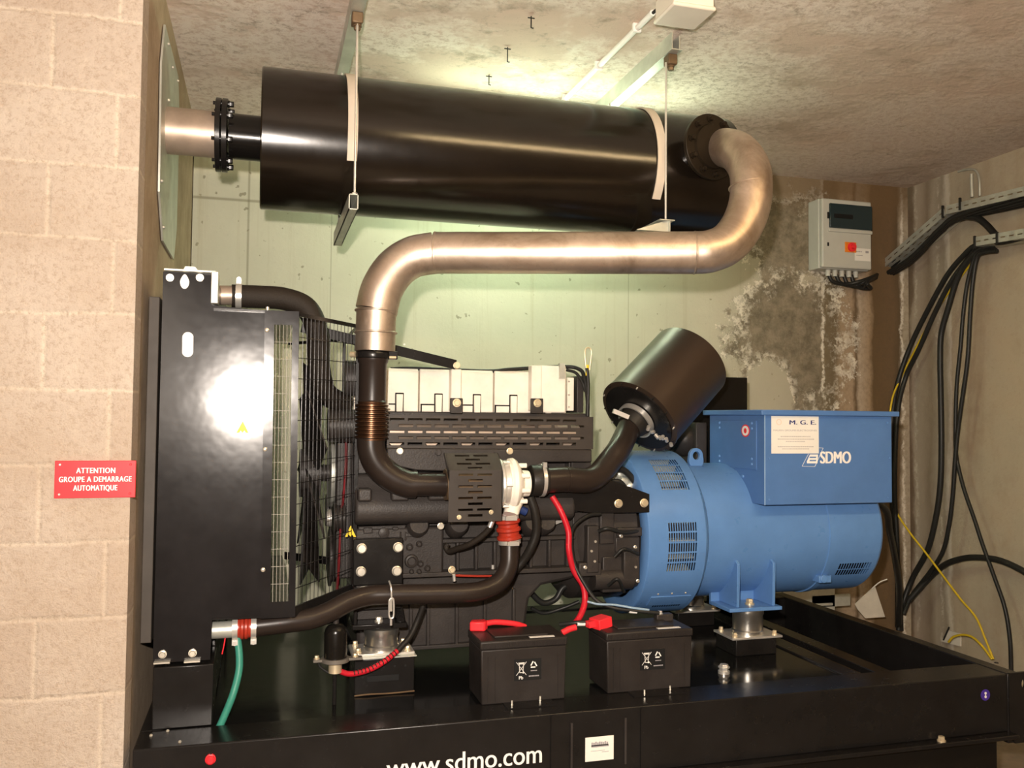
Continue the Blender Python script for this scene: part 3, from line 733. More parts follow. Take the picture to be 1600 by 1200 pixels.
# rocker cover: three cream housings with ribs and posts
def rocker():
    yf, yb = 3.10, 3.34
    za, zb = 1.520, 1.675
    for i, (u0, u1) in enumerate(((552, 654), (656, 771), (773, 885))):
        x0 = P(u0, 610, yf).x; x1 = P(u1, 610, yf).x
        MB().prism([(x0, yf, za), (x0, yf, zb - .012), (x0, yf + .014, zb), (x0, yb, zb), (x0, yb, za)], (x1 - x0, 0, 0)).build('rocker_cover', cream, t, bev=.004)
    for u in (624, 685, 745, 802, 856):
        a = P(u, 628, yf); MB().prism([(a.x - .012, yf - .016, za), (a.x + .010, yf - .016, za), (a.x + .012, yf - .010, za + .062), (a.x - .012, yf - .010, za + .062)], (0, .03, 0)).build('cover_rib', cream, t, bev=.002)
        MB().box(a.x - .0155, a.x + .0155, yf - .003, yf + .004, za, za + .067).build('rib_gap', hole_dark, t, bev=.002)
    for u0_, u1_ in ((607, 617), (657, 679), (719, 739), (773, 796), (846, 850)):
        a = P(u0_, 634, yf); b = P(u1_, 634, yf)
        MB().box(a.x, b.x, yf - .0015, yf + .004, za + .024, za + .029).build('cover_groove', hole_dark, t)
        if u1_ - u0_ > 15: MB().box(a.x, a.x + .005, yf - .0015, yf + .004, za, za + .026).build('cover_groove', hole_dark, t)
    MB().box(.31, 1.18, 3.09, 3.36, 1.40, 1.521).build('rocker_base', black_cast, t, bev=.004)
rocker()
for u0, u1, v0, v1 in ((704, 719, 577, 642), (829, 844, 571, 642)):
    a = P(u0, v0, 3.07); b = P(u1, v1, 3.07)
    MB().box(a.x, b.x, 3.055, 3.10, b.z, a.z).build('lifting_post', cream, t, bev=.003)
    MB().box(a.x - .004, b.x + .004, 3.045, 3.06, b.z - .01, b.z + .045).build('post_lug', black_cast, t, bev=.003)
    bolt(t, ((a.x+b.x)/2, 3.045, b.z + .028), (0, -1, 0), .012, .010, gold_zinc)
a = P(832, 571, 3.10); b = P(881, 645, 3.10)
MB().box(a.x + .02, b.x, 3.08, 3.30, b.z, a.z).build('crankcase_breather', cream, t, bev=.004)
a = P(872, 568, 3.09); b = P(880, 592, 3.09)
MB().box(a.x, b.x, 3.07, 3.09, b.z, a.z).build('breather_latch', galv, t)
a = P(884, 590, 3.14); b = P(894, 642, 3.14)
MB().box(a.x, b.x, 3.12, 3.3, b.z, a.z).build('end_cover', cream, t, bev=.003)
for v in (596, 617, 636):
    c = P(889, v, 3.12); MB().lathe((c.x, 3.12, c.z), (0, -1, 0), [(0, .004), (.003, .003)], 10).build('screw', zinc, t)
a = P(896, 588, 3.16); b = P(906, 645, 3.16)
MB().box(a.x, b.x, 3.12, 3.3, b.z, a.z).build('end_bracket', black_cast, t, bev=.003)
# lifting brace
a = P(618, 533, 3.02); b = P(716, 573, 3.02); c_ = P(550, 497, 3.02)
MB().bar((.12, 3.03, 1.80), (P(712, 570, 3.04)), .008, .034, V((0, 0, 1))).build('lifting_brace', black_paint, t, bev=.001)
a = P(714, 571, 3.03); MB().lathe((a.x, 3.035, a.z), (0, -1, 0), [(0, .0125), (.004, .0125), (.005, .010), (.012, .010)], 24).build('bolt', gold_zinc, t)
a = P(632, 538, 3.02); MB().lathe((a.x, 3.022, a.z), (0, -1, 0), [(0, .0035), (.001, .0035)], 12).build('hole', white_m, t)
# slotted heat shield
def shield():
    yf = 2.955; x0 = P(605, 670, yf).x; x1 = P(926, 670, yf).x; zt0 = 1.505; zb0 = 1.392
    rows = 5; us = [x0, x1]; rects = []
    for r_ in range(rows):
        zc = zt0 - .012 - r_ * .0205
        px = x0 + .008 + (.0 if r_ % 2 == 0 else .030)
        while px + .050 < x1 - .012:
            rects.append((px, px + .050, zc - .0048, zc + .0048)); px += .0615
    vs_ = [zb0, zt0]
    for a, b, c, d in rects: us += [a, b]; vs_ += [c, d]
    hole = lambda p, q: any(a < p < b and c < q < d for a, b, c, d in rects)
    m = MB().grid(us, vs_, hole, lambda p, q: V((p, yf, q)), .0025)
    o = m.build('slotted_heat_shield', guard_paint, t)
    MB().box(x0, x1 + .002, yf - .001, yf + .07, zt0, zt0 + .0025).build('shield_top', guard_paint, o)
    MB().box(x1 - .002, x1 + .001, yf - .003, yf + .05, zb0, zt0 + .003).build('shield_end', guard_paint, o)
    # exhaust manifold behind
    m = MB().cyl((x0 - .02, 3.03, 1.45), (x1 - .03, 3.03, 1.445), .034, 20)
    for i in range(6): m.cyl((x0 + .04 + i*.125, 3.03, 1.43), (x0 + .04 + i*.125, 3.1, 1.43), .03, 16)
    m.build('exhaust_manifold', tail_m, t)
shield()
# flywheel housing end
m = MB().lathe((1.075, 3.2, 1.07), (1, 0, 0), [(0, .20), (.03, .235), (.05, .25), (.24, .25)], 48)
m.build('flywheel_housing', black_cast, t)
def hb(u0, v0, u1, v1, y0, d, name='housing_boss', mt=None, bv=.004):
    a = P(u0, v0, y0); b = P(u1, v1, y0)
    return MB().box(min(a.x, b.x), max(a.x, b.x), y0, y0 + d, min(a.z, b.z), max(a.z, b.z)).build(name, mt or black_cast, t, bev=bv)
hb(918, 822, 936, 895, 2.93, .14); hb(938, 800, 960, 850, 2.94, .12); hb(965, 825, 1004, 838, 2.935, .12); hb(962, 840, 1000, 862, 2.945, .1)
hb(975, 862, 1000, 905, 2.93, .1); hb(905, 880, 940, 900, 2.935, .1); hb(942, 870, 972, 925, 2.95, .1); hb(1003, 808, 1009, 900, 2.955, .08)
m = MB().cyl(P(925, 905, 2.97), P(985, 903, 2.97), .040, 28); m.lathe(P(985, 903, 2.97), (1, -.02, 0), [(0, .034), (.02, .03), (.024, .012)], 24)
m.build('starter_motor', black_cast, t)
for u, v in ((993, 855), (993, 886), (930, 846), (924, 861), (929, 877), (997, 908), (915, 887), (971, 838)):
    a = P(u, v, 2.93); MB().lathe((a.x, 2.935, a.z), (0, -1, 0), [(0, .0065), (.003, .0065), (.004, .0045), (.009, .0045)], 12).build('bolt', zinc_bright, t)
MB().tube([P(935, 830, 2.92), P(950, 826, 2.9), P(975, 832, 2.92), P(1005, 828, 2.95)], .007, 12).build('fuel_line', cable_m, t)
m = MB().tube([P(960, 870, 2.92), P(975, 858, 2.91), P(998, 866, 2.93)], .006, 12)
m.build('fuel_line', cable_m, t); m = MB()
m.tube([P(950, 915, 2.93), P(965, 905, 2.9), P(975, 925, 2.93)], .006, 12)
m.build('fuel_line', cable_m, t)
# bracket plate with two big bolts
br = MB().prism([P(838, 792, 2.905), P(845, 775, 2.905), P(905, 752, 2.905), P(960, 752, 2.905), P(1015, 772, 2.905), P(1015, 801, 2.905), P(930, 802, 2.905)], (0, .012, 0)).build('bracket_plate', black_paint, t, bev=.002)
for u, v in ((967, 787), (1007, 786)):
    a = P(u, v, 2.9); MB().lathe((a.x, 2.905, a.z), (0, -1, 0), [(0, .0155), (.003, .0155), (.004, .0125), (.011, .0125), (.013, .010)], 28).build('bolt', gold_zinc, br)
# lumpy foil / harness on top of the flywheel housing
m = MB()
for i in range(9):
    a = P(945 + i*8, 742 + 7*math.sin(i*1.7) + i*2.2, 3.06 + .02*math.sin(i)); m.lathe(a, (1, .3*math.sin(i*2), math.cos(i)), [(-.03, .012), (-.01, .022), (.012, .02), (.03, .010)], 12)
m.build('harness_sleeve', galv, t)
m = MB()
m.tube([P(930, 755, 3.0), P(950, 738, 3.0), P(975, 735, 3.02), P(1000, 765, 3.02), P(1008, 790, 3.02)], .012, 12).tube([P(930, 765, 3.0), P(965, 752, 2.99), P(985, 775, 3.0)], .010, 12)
m.build('harness', cable_m, t)
hb(893, 700, 924, 735, 2.97, .2, 'rear_cover'); hb(850, 735, 905, 800, 2.93, .12, 'rear_cover'); hb(895, 800, 925, 880, 2.98, .1, 'rear_cover')
MB().box(1.06, 1.09, 2.985, 3.40, .97, 1.40).build('rear_plate', black_cast, t, bev=.004)
# silver clip and blue connector
a = P(872, 815, 2.95); MB().bar(P(853, 822, 2.95), P(880, 812, 2.95), .01, .012).build('pipe_clip', zinc, t)
a = P(813, 790, 2.85); MB().cyl(P(806, 793, 2.86), P(822, 800, 2.86), .014, 16).build('blue_connector', paint('dark_blue_plastic', (.02, .04, .14), .4), t)
a = P(707, 893, 2.93); bolt(t, (a.x, 2.945, a.z + .004), (0, -1, 0), .010, .012, gold_zinc)
MB().cyl(P(709, 897, 2.92), P(710, 908, 2.92), .006, 12).build('drain_cock', zinc, t)
a = P(770, 889, 2.93); MB().cyl(a, a + V((0, 0, .014)), .006, 12).build('drain_cock', zinc, t)

# wire harness along the rocker cover, dipstick
o = MB().tube([P(610, 577, 3.12), P(650, 576, 3.12), P(760, 580, 3.12), P(800, 577, 3.12), P(880, 573, 3.14), P(905, 577, 3.12), P(913, 590, 3.10), P(918, 625, 3.08), P(918, 648, 3.08)], .0075, 12).build('wire_harness', cable_m)
tag(o, 'thin black wiring harness lying along the top of the cream rocker cover', 'cable')
o2 = MB().tube([P(885, 578, 3.14), P(900, 583, 3.12), P(910, 598, 3.10), P(915, 612, 3.09)], .006, 10).build('wire_loop', cable_m, None)
tag(o2, 'short black wire curving down behind the breather to the dipstick', 'cable')
t = thing('dipstick', 'upright dipstick tube with yellow loop handle behind the engine', 'dipstick', P(918, 648, 3.08))
MB().tube([P(918, 650, 3.07), P(919, 600, 3.07), P(917, 575, 3.07)], .0065, 12).build('tube', cable_m, t)
m = MB().tube([P(916, 578, 3.07), P(914, 550, 3.07), P(919, 543, 3.07), P(924, 550, 3.07), P(921, 578, 3.07)], .003, 10)
m.build('handle', gold_zinc, t); MB().box(P(919,0,3.07).x, P(923,0,3.07).x, 3.066, 3.074, P(0,565,3.07).z, P(0,545,3.07).z).build('yellow_tag', yellow_s, t)

# ------------------------------------------------------------------ turbocharger
t = tur = thing('turbocharger', 'turbocharger with slotted black heat guard and bright compressor disc', 'turbocharger', P(780, 760, 2.83))
yf = 2.75
def tguard():
    x0 = P(701, 770, yf).x; x1 = P(785, 770, yf).x; z1 = P(740, 735, yf).z; z0 = P(740, 815, yf).z
    rects = []
    zz = [z1 - .014 - i*.0185 for i in range(8)]; gw = x1 - x0
    for i, zc in enumerate(zz):
        if i % 2 == 0: rects += [(x0 + gw*.18, x0 + gw*.45, zc - .0036, zc + .0036), (x0 + gw*.53, x0 + gw*.80, zc - .0036, zc + .0036)]
        else: rects += [(x0 + gw*.36, x0 + gw*.63, zc - .004, zc + .004)]
    us = [x0, x1]; vs_ = [z0, z1]
    for a, b, c, d in rects: us += [a, b]; vs_ += [c, d]
    hole = lambda p, q: any(a < p < b and c < q < d for a, b, c, d in rects)
    o = MB().grid(us, vs_, hole, lambda p, q: V((p, yf, q)), .0025).build('heat_guard', guard_paint, t)
    # sloping top with slots
    yt, zt = yf + .055, P(740, 708, yf + .055).z
    rects2 = []
    for i, q in enumerate((.15, .38, .62, .85)):
        rects2 += [(x0 + gw*.18, x0 + gw*.45, q - .05, q + .05), (x0 + gw*.53, x0 + gw*.80, q - .05, q + .05)] if i % 2 == 1 else [(x0 + gw*.36, x0 + gw*.63, q - .05, q + .05)]
    us = [x0, x1]; vs_ = [0, 1]
    for a, b, c, d in rects2: us += [a, b]; vs_ += [c, d]
    hole2 = lambda p, q: any(a < p < b and c < q < d for a, b, c, d in rects2)
    MB().grid(us, vs_, hole2, lambda p, q: V((p - .004*q, yf + (yt - yf)*q, z1 + (zt - z1)*q)), .0025).build('guard_top', guard_paint, o)
    MB().prism([(x1 - .002, yf, z0), (x1 - .002, yf, z1), (x1 - .002, yt, zt), (x1 - .002, yt + .06, zt), (x1 - .002, yt + .06, z0)], (.002, 0, 0)).build('guard_side', guard_paint, o)
    MB().prism([(x0, yf, z0 + .13), (x0, yf, z1), (x0, yt, zt), (x0, yt + .04, zt)], (.002, 0, 0)).build('guard_side', guard_paint, o)
    MB().cyl((x0 + .01, 2.86, 1.28), (x1 - .01, 2.86, 1.28), .052, 28).build('turbine_housing', brown_met, t)
    for u, v in ((717, 808), (767, 800)):
        a = P(u, v, yf); bolt(t, (a.x, yf - .002, a.z), (0, -1, 0), .006, .008, gold_zinc)
    return x0, x1
x0, x1 = tguard()
cz = 1.282; cy = 2.835
MB().lathe((.752, cy, cz), (1, 0, 0), [(0, .070), (.004, .082), (.010, .084), (.016, .080), (.018, .076), (.024, .078), (.032, .079), (.037, .074)], 48).build('clamp_ring', zinc, t)
MB().lathe((.787, cy, cz), (1, 0, 0), [(0, .074), (.008, .084), (.020, .086), (.030, .080), (.040, .062), (.052, .045), (.075, .043)], 48).build('compressor_housing', cream, t)
# volute outlet
MB().tube([(.825, cy + .0, cz - .050), (.805, cy - .02, cz - .075), (.795, cy - .03, cz - .100)], .026, 20).build('compressor_outlet', cream, t)
for k in range(8):
    a = 2*PI*k/8 + .3; p = V((.822, cy + math.cos(a)*.064, cz + math.sin(a)*.064))
    MB().cyl(p, p + V((.028, 0, 0)), .008, 12).build('lug', cream, t)
for k in range(6):
    a = 2*PI*k/6; p = V((.765, cy + math.cos(a)*.083, cz + math.sin(a)*.083))
    MB().cyl(p, p + V((.02, 0, 0)), .005, 8).build('bolt', zinc, t)

# ------------------------------------------------------------------ exhaust
t = exh = thing('exhaust_riser', 'black exhaust elbow with brown bellows rising from the turbocharger', 'exhaust pipe', P(580, 757, 2.86))
ye = 2.86
pa = [P(704, 757, 2.86), P(650, 757, 2.86)]
MB().cyl(pa[0], pa[1], .038, 32).build('outlet_pipe', pipe_black, t)
MB().tube([P(650, 757, ye), P(636, 756, ye), P(613, 746, ye), P(592, 728, ye), P(581, 706, ye), P(579, 680, ye)], lambda k: .045 - .004*0, 32).build('elbow', pipe_black, t)
a = P(580, 688, ye); top = P(583, 552, ye); ax = (top - a).normalized(); L = (P(582, 628, ye) - a).length
prof = [(0, .046)]; n = 9
for i in range(n):
    b0 = .006 + i * (L - .01) / n; s_ = (L - .01) / n
    prof += [(b0, .045), (b0 + s_*.25, .0535), (b0 + s_*.55, .0535), (b0 + s_*.8, .045)]
prof += [(L, .046)]
MB().lathe(a, ax, prof, 40).build('bellows', bellow_mat, t)['label'] = 'heat browned ribbed bellows'
b = a + ax * L; Ltop = (top - b).length
MB().lathe(b, ax, [(0, .047), (.004, .044), (Ltop - .035, .045), (Ltop - .028, .049), (Ltop - .012, .051), (Ltop, .050)], 40).build('riser_pipe', pipe_black, t)
MB().lathe(top - ax*.018, ax, [(0, .050), (.002, .056), (.012, .058), (.020, .056), (.024, .050)], 40).build('band_clamp', black_paint, t)
p = top + V((.058, -.02, -.008)); MB().box(p.x - .012, p.x + .018, p.y - .01, p.y + .02, p.z - .012, p.z + .014).build('clamp_block', black_paint, t, bev=.002)
MB().cyl(p + V((-.01, -.012, -.006)), p + V((.012, -.012, -.006)), .005, 10).build('clamp_bolt', gold_zinc, t)
p = top + V((-.072, .0, -.006)); MB().cyl(p, p + V((.015, -.01, 0)), .009, 12).build('clamp_bolt', gold_zinc, t)

r_st = .0685
t = stp = thing('stainless_exhaust_pipe', 'thick S shaped bare stainless steel pipe between engine and muffler', 'exhaust pipe', P(590, 545, 2.86))
path = [P(586, 549, ye), P(587, 520, ye), P(588, 486, ye), P(597, 452, ye), P(617, 421, ye), P(645, 402, ye - .005), P(680, 395, ye - .02)]
MB().tube(path[:3] , r_st - .004, 40, smooth=False, taper=None).build('lower_collar', stainless_m, t)
MB().tube(path[2:], r_st, 40).build('lower_elbow', stainless_m, t)
pL = P(680, 395, ye - .02); pR = P(1085, 395, 2.56)
MB().tube([pL, pL.lerp(pR, .5), pR], r_st, 40, smooth=False).build('straight_pipe', stainless_m, t)
fc = V((1.655, 2.866, 2.533))           # flange centre on the muffler shell
up = [pR, P(1108, 393, 2.545), P(1135, 382, 2.54), P(1156, 358, 2.54), P(1170, 325, 2.545), P(1174, 290, 2.56), P(1170, 262, 2.60), P(1155, 240, 2.67), P(1138, 232, 2.76), P(1125, 231, 2.86)]
MB().tube(up, r_st, 40).build('return_bend', stainless_m, t)
# weld beads
for p, d in ((P(588, 486, ye), V((.02, 0, 1))), (pL, pR - pL), (pR, pR - pL), (P(1172, 292, 2.56), V((0, .15, 1))), (P(587, 520, ye), V((0, 0, 1)))):
    MB().lathe(p - d.normalized()*.003, d, [(0, r_st), (.002, r_st + .0018), (.004, r_st + .0018), (.006, r_st)], 40).build('weld_bead', stainless_m, t)

# muffler
MC = V((0, 3.10, 2.448)); MR = .237; mx0, mx1 = -.024, 1.70
t = muf = thing('muffler', 'large glossy black cylindrical silencer hanging below the ceiling', 'muffler', (.9, 3.1, 2.211))
MB().lathe((mx0, MC.y, MC.z), (1, 0, 0), [(0, MR - .004), (.004, MR), (mx1 - mx0 - .004, MR), (mx1 - mx0, MR - .004)], 96).build('shell', muffler_mat, t)
MB().cyl((-.128, MC.y, MC.z), (mx0 + .002, MC.y, MC.z), .076, 40).build('outlet_neck', black_gloss, t)
def flange(c, ax, r, th, nb, rb, bl, mt, par, name='flange', back=True):
    c = V(c); ax = V(ax).normalized(); o = MB().lathe(c, ax, [(0, r), (th, r)], 48).build(name, mt, par, bev=.0015)
    n = ax.orthogonal().normalized(); m_ = ax.cross(n)
    for k in range(nb):
        a = 2*PI*(k + .5)/nb; p = c + (n*math.cos(a) + m_*math.sin(a))*rb
        m = MB().hexa(p + ax*th, ax, .0095, .018)
        if back: m.lathe(p, -ax, [(0, .010), (.014, .010)], 6).lathe(p, -ax, [(.01, .006), (.03, .006)], 10)
        m.build('bolt', bl, o)
    return o
flange((-.150, MC.y, MC.z), (1, 0, 0), .122, .018, 8, .104, black_paint, black_paint, muf)
flange((-.170, MC.y, MC.z), (1, 0, 0), .122, .017, 8, .104, black_paint, black_paint, muf, back=False)
# inlet stub and flange on the front of the shell
fo = P(1110, 232, 2.80)
fax = V((.22, -1, -.02)).normalized(); fcen = P(1108, 231, 2.815)
MB().cyl(fcen - fax*.0 + V((0, .12, 0)), fcen + fax*.0, .080, 40).build('inlet_stub', muffler_mat, t)
flange(fcen, fax, .118, .016, 10, .098, flange_m, flange_m, muf, 'inlet_flange', back=False)
MB().lathe(fcen + fax*.016, fax, [(0, .082), (.010, .078)], 40).build('inlet_collar', flange_m, t)
# tail pipe into the wall
o = MB().cyl((XL + .004, MC.y, MC.z), (-.172, MC.y, MC.z), .077, 40).build('tail_pipe', tail_m)
tag(o, 'short bare steel tail pipe running from the silencer flange into the left wall', 'exhaust pipe')

# ------------------------------------------------------------------ muffler hangers
def hanger(xc, label, aend, yc_front, usz):
    t = thing('muffler_hanger', label, 'hanger', (xc, 3.1, 2.18), 'hangers carrying the silencer')
    # curved strap on the front of the shell
    n = 22; a0, a1 = math.radians(62), math.radians(aend)
    m = MB(); rr = MR + .003; w_ = .016; ri = []
    for i in range(n + 1):
        a = a0 + (a1 - a0)*i/n; d = V((0, math.cos(a), math.sin(a)))
        ri.append([V((xc - w_, MC.y, MC.z)) + d*rr, V((xc + w_, MC.y, MC.z)) + d*rr, V((xc + w_, MC.y, MC.z)) + d*(rr+.005), V((xc - w_, MC.y, MC.z)) + d*(rr+.005)])
    m.rings(ri).build('strap', grey_box_m if 0 else cream_strap, t)
    m = MB()
    m.cyl((xc + .006, yc_front, 2.215), (xc + .006, yc_front, H - .09), .004, 10)
    m.build('threaded_rod', zinc, t)
    m = MB().cyl((xc, 3.36, 2.215), (xc, 3.36, H - .06), .005, 10); m.build('threaded_rod', zinc, t)
    return t
cream_strap = paint('pale_strap', (.62, .54, .44), .5, var=.08)
xh1 = P(553, 200, 2.83).x + .0; xh2 = P(1038, 220, 2.84).x
h1 = hanger(xh1, 'hanger with thin rods and U profile around the left end of the silencer', 207, 2.835, 0)
# U channel under the shell, running front to back
def channel(x, y0, y1, z, w, h, nm, mt, par):
    MB().box(x - w/2, x + w/2, y0, y1, z - .003, z).box(x - w/2, x - w/2 + .003, y0, y1, z - h, z).box(x + w/2 - .003, x + w/2, y0, y1, z - h, z).box(x - w/2, x + w/2, y0, y1, z - h, z - h + .003) .build(nm, mt, par)
channel(xh1 + .0, 2.80, 3.42, 2.208, .030, .050, 'cross_channel', galv, h1)
MB().hexa((xh1 + .006, 2.835, 2.208), (0, 0, 1), .010, .012).build('nut', zinc, h1)
h2 = hanger(xh2, 'hanger with thin rods and angle plate around the right end of the silencer', 217, 2.84, 0)
MB().prism([(xh2 + .012, 2.82, 2.208), (xh2 + .012, 3.42, 2.208), (xh2 + .012, 3.42, 2.168), (xh2 + .012, 2.82, 2.168)], (.003, 0, 0)).box(xh2 - .028, xh2 + .030, 2.815, 3.42, 2.205, 2.208).build('cross_angle', galv, h2)
MB().prism([(xh2 - .11, 2.832, 2.168), (xh2 + .012, 2.832, 2.168), (xh2 + .012, 2.832, 2.210)], (0, .003, 0)).build('gusset', galv, h2)
# ceiling rails
def crail(x, y0, y1, label):
    t = thing('ceiling_rail', label, 'rail', (x, y0, H - .06), 'steel rails bolted to the ceiling')
    zb = H - .058
    MB().box(x - .020, x - .016, y0, y1, zb, H).build('web', galv, t)
    MB().box(x - .020, x + .022, y0, y1, zb - .003, zb).build('flange', galv, t)
    MB().box(x + .018, x + .022, y0 + .02, y1, zb, H).build('web', galv, t)
    ym = 2.845
    MB().box(x - .016, x + .020, ym - .022, ym + .022, zb - .040, zb - .003).build('beam_clamp', brown_met, t, bev=.004)
    MB().hexa((x + .003, ym, zb - .040), (0, 0, -1), .011, .016).build('clamp_nut', brown_met, t)
    return t
crail(xh1 + .004, 2.60, 3.85, 'galvanised ceiling rail above the left end of the silencer')
crail(P(1047, 120, 2.84).x + .002, 2.79, 3.85, 'galvanised ceiling rail above the right end of the silencer, beside the conduit')

# junction box and conduit on the ceiling
t = thing('junction_box', 'cream square electrical box screwed to the ceiling at the top of the photo', 'electrical box', (1.28, 2.53, 2.795))
MB().box(1.212, 1.352, 2.46, 2.60, H - .065, H).build('box_body', grey_box_m, t, bev=.006, bseg=3)
MB().box(1.207, 1.357, 2.455, 2.605, H - .076, H - .062).build('box_lid', grey_box_m, t, bev=.006, bseg=3)
c1_ = PZ(1020, 20, H - .018); c2_ = PZ(884, 154, H - .018)
t = thing('conduit', 'thin white conduit tube running along the ceiling to the hidden lamp', 'conduit', (c1_.x, c1_.y, H - .03))
c2_ = c1_ + (c2_ - c1_) * 1.25
MB().cyl(c1_, c2_, .0105, 16).build('tube', white_m, t)
MB().tube([c1_ + V((0, .01, 0)), c1_ + V((.006, -.03, 0)), c1_ + V((.03, -.07, -.008)), c1_ + V((.035, -.10, -.012)), V((1.235, 2.60, H - .04))], .0055, 12).build('cable', cable_m, t)
for k_ in (.12, .45, .8):
    q_ = c1_.lerp(c2_, k_); MB().box(q_.x - .016, q_.x + .016, q_.y - .007, q_.y + .007, H - .032, H).build('clip', white_m, t, bev=.003)
# luminaires (ceiling, behind the silencer; ceiling, over the aisle in front)
def luminaire(x0, x1, y, label, mt, drop=.0):
    z = H - drop
    t = thing('tube_luminaire', label, 'ceiling lamp', ((x0 + x1)/2, y, z - .07))
    MB().box(x0, x1, y - .022, y + .022, z - .035, z).build('batten', white_m, t, bev=.003)
    MB().cyl((x0 + .03, y, z - .062), (x1 - .03, y, z - .062), .013, 16).build('tube', mt, t)
    for x_ in (x0 + .01, x1 - .03): MB().box(x_, x_ + .02, y - .016, y + .016, z - .08, z - .033).build('end_socket', white_m, t)
    if drop:
        for x_ in (x0 + .2, x1 - .2): MB().cyl((x_, y, z - .01), (x_, y, H), .004, 8).build('suspension_rod', zinc, t)
    return t
luminaire(.62, 1.72, 3.62, 'lit fluorescent lamp on the ceiling hidden behind the silencer', tube_m, .15)
luminaire(.75, 2.55, .8, 'lit warm tube lamp on the ceiling over the aisle in front of the generator', tube2_m)
# wire hooks sticking out of the ceiling
for k, (u, v, l_) in enumerate(((793, 78, .045), (764, 121, .03), (830, 30, .03))):
    a = PZ(u, v, H - .01)
    o = MB().tube([(a.x, a.y, H), (a.x, a.y, H - .01 - l_), (a.x + .008, a.y, H - .01 - l_)], .0022, 8, smooth=False).cyl((a.x - .012, a.y, H - .006), (a.x + .012, a.y, H - .006), .0022, 8).build('wire_tie', cable_m)
    tag(o, ('thin dark tie wire poking from the ceiling, middle of three', 'short dark tie wire in the ceiling nearest the silencer top edge', 'tiny dark tie wire in the ceiling near the top edge of the photo')[k], 'wire', 'tie wires left in the ceiling')

# ------------------------------------------------------------------ air filter and intake
t = thing('air_filter', 'big dark brown metal air filter drum tilted above the alternator', 'air filter', P(1000, 665, 3.05))
c0 = P(1000, 652, 3.02); c1 = P(1082, 562, 3.10)
axf = (c1 - c0).normalized(); Lf = (c1 - c0).length
A0 = P(998, 652, 3.05); A1 = P(1078, 564, 3.15); axf = (A1 - A0).normalized(); Lf = (A1 - A0).length
RF = .163
MB().lathe(A0, axf, [(0, RF*.5), (-.001, RF*.96), (.002, RF + .003), (.012, RF + .003), (.014, RF), (Lf - .004, RF), (Lf, RF - .004), (Lf + .001, RF*.5)], 96).build('drum', filter_m, t)
MB().lathe(A0 - axf*.006, axf, [(0, RF*.86), (.0, RF*.9), (.008, RF*.9)], 64).build('end_cap', black_paint, t)
n_ = axf.orthogonal().normalized(); m_ = axf.cross(n_)
for k in range(14):
    a = 2*PI*k/14; p = A0 + (n_*math.cos(a) + m_*math.sin(a))*RF*.97 - axf*.004
    MB().bar(p - axf*.004, p + axf*.018, .006, .004, n_).build('clip', zinc if k % 3 == 0 else black_paint, t)
neck = A0 - axf*.045
MB().lathe(neck - axf*.02, axf, [(0, .050), (.065, .070)], 40).build('neck', rubber, t)
MB().lathe(A0 - axf*.030, axf, [(0, .068), (0, .0745), (.020, .0745), (.020, .068)], 48, cap=False, closed=True).build('neck_clamp', zinc, t)
q = A0 - axf*.022; dleft = P(965, 642, 2.97)
MB().bar(P(958, 642, 2.97), P(982, 652, 2.96), .018, .016).build('clamp_screw', zinc, t)
m = MB()
for i in range(7):
    a = P(1012 + i*6, 672 + i*3.5, 2.965 + .006*math.sin(i*2)); m.cyl(a, a + V((.008*math.sin(i), -.01, .014*math.cos(i*1.4))), .007, 10)
m.build('clamp_buckle', zinc, t)

t = thing('intake_pipe', 'black air intake tube rising from the turbocharger to the filter drum', 'pipe', P(870, 752, 2.85))
MB().lathe((.872, 2.84, P(860, 752, 2.84).z + .003), (1, 0, 0), [(0, .051), (.004, .053), (.045, .053), (.052, .052), (.056, .048)], 40).build('rubber_coupling', rubber, t)
zi = P(870, 752, 2.84).z + .004
MB().lathe((.905, 2.84, zi), (1, 0, 0), [(0, .052), (0, .0555), (.012, .0555), (.012, .052)], 40, cap=False, closed=True).build('coupling_clamp', zinc, t)
MB().box(.905, .918, 2.80, 2.815, zi + .045, zi + .062).build('clamp_screw', zinc, t)
pts = [(.90, 2.84, zi), (.94, 2.842, zi), (1.0, 2.85, zi + .002), P(915, 751, 2.865), P(935, 742, 2.89), P(952, 722, 2.92), P(968, 700, 2.95), A0 - axf*.062]
MB().tube(pts, .043, 32).build('tube', pipe_black, t)
MB().lathe(pts[2], (1, .1, 0), [(0, .043), (.001, .0445), (.003, .0445), (.004, .043)], 32).build('joint_ring', pipe_black, t)

# ------------------------------------------------------------------ charge air pipe
t = thing('charge_air_pipe', 'long black pipe curving from the turbocharger to the lower radiator neck', 'pipe', P(500, 950, 2.74))
yc = 2.75
pts = [P(795, 838, 2.80), P(796, 862, 2.79), P(794, 885, 2.78), P(783, 907, 2.77), P(762, 920, 2.76), P(735, 926, yc), P(680, 928, yc), P(610, 929, yc), P(575, 931, yc), P(545, 940, 2.735), P(515, 956, 2.715), P(485, 967, 2.70), P(450, 972, 2.69), P(400, 978, 2.685)]
MB().tube(pts, .031, 32).build('pipe', pipe_black, t)
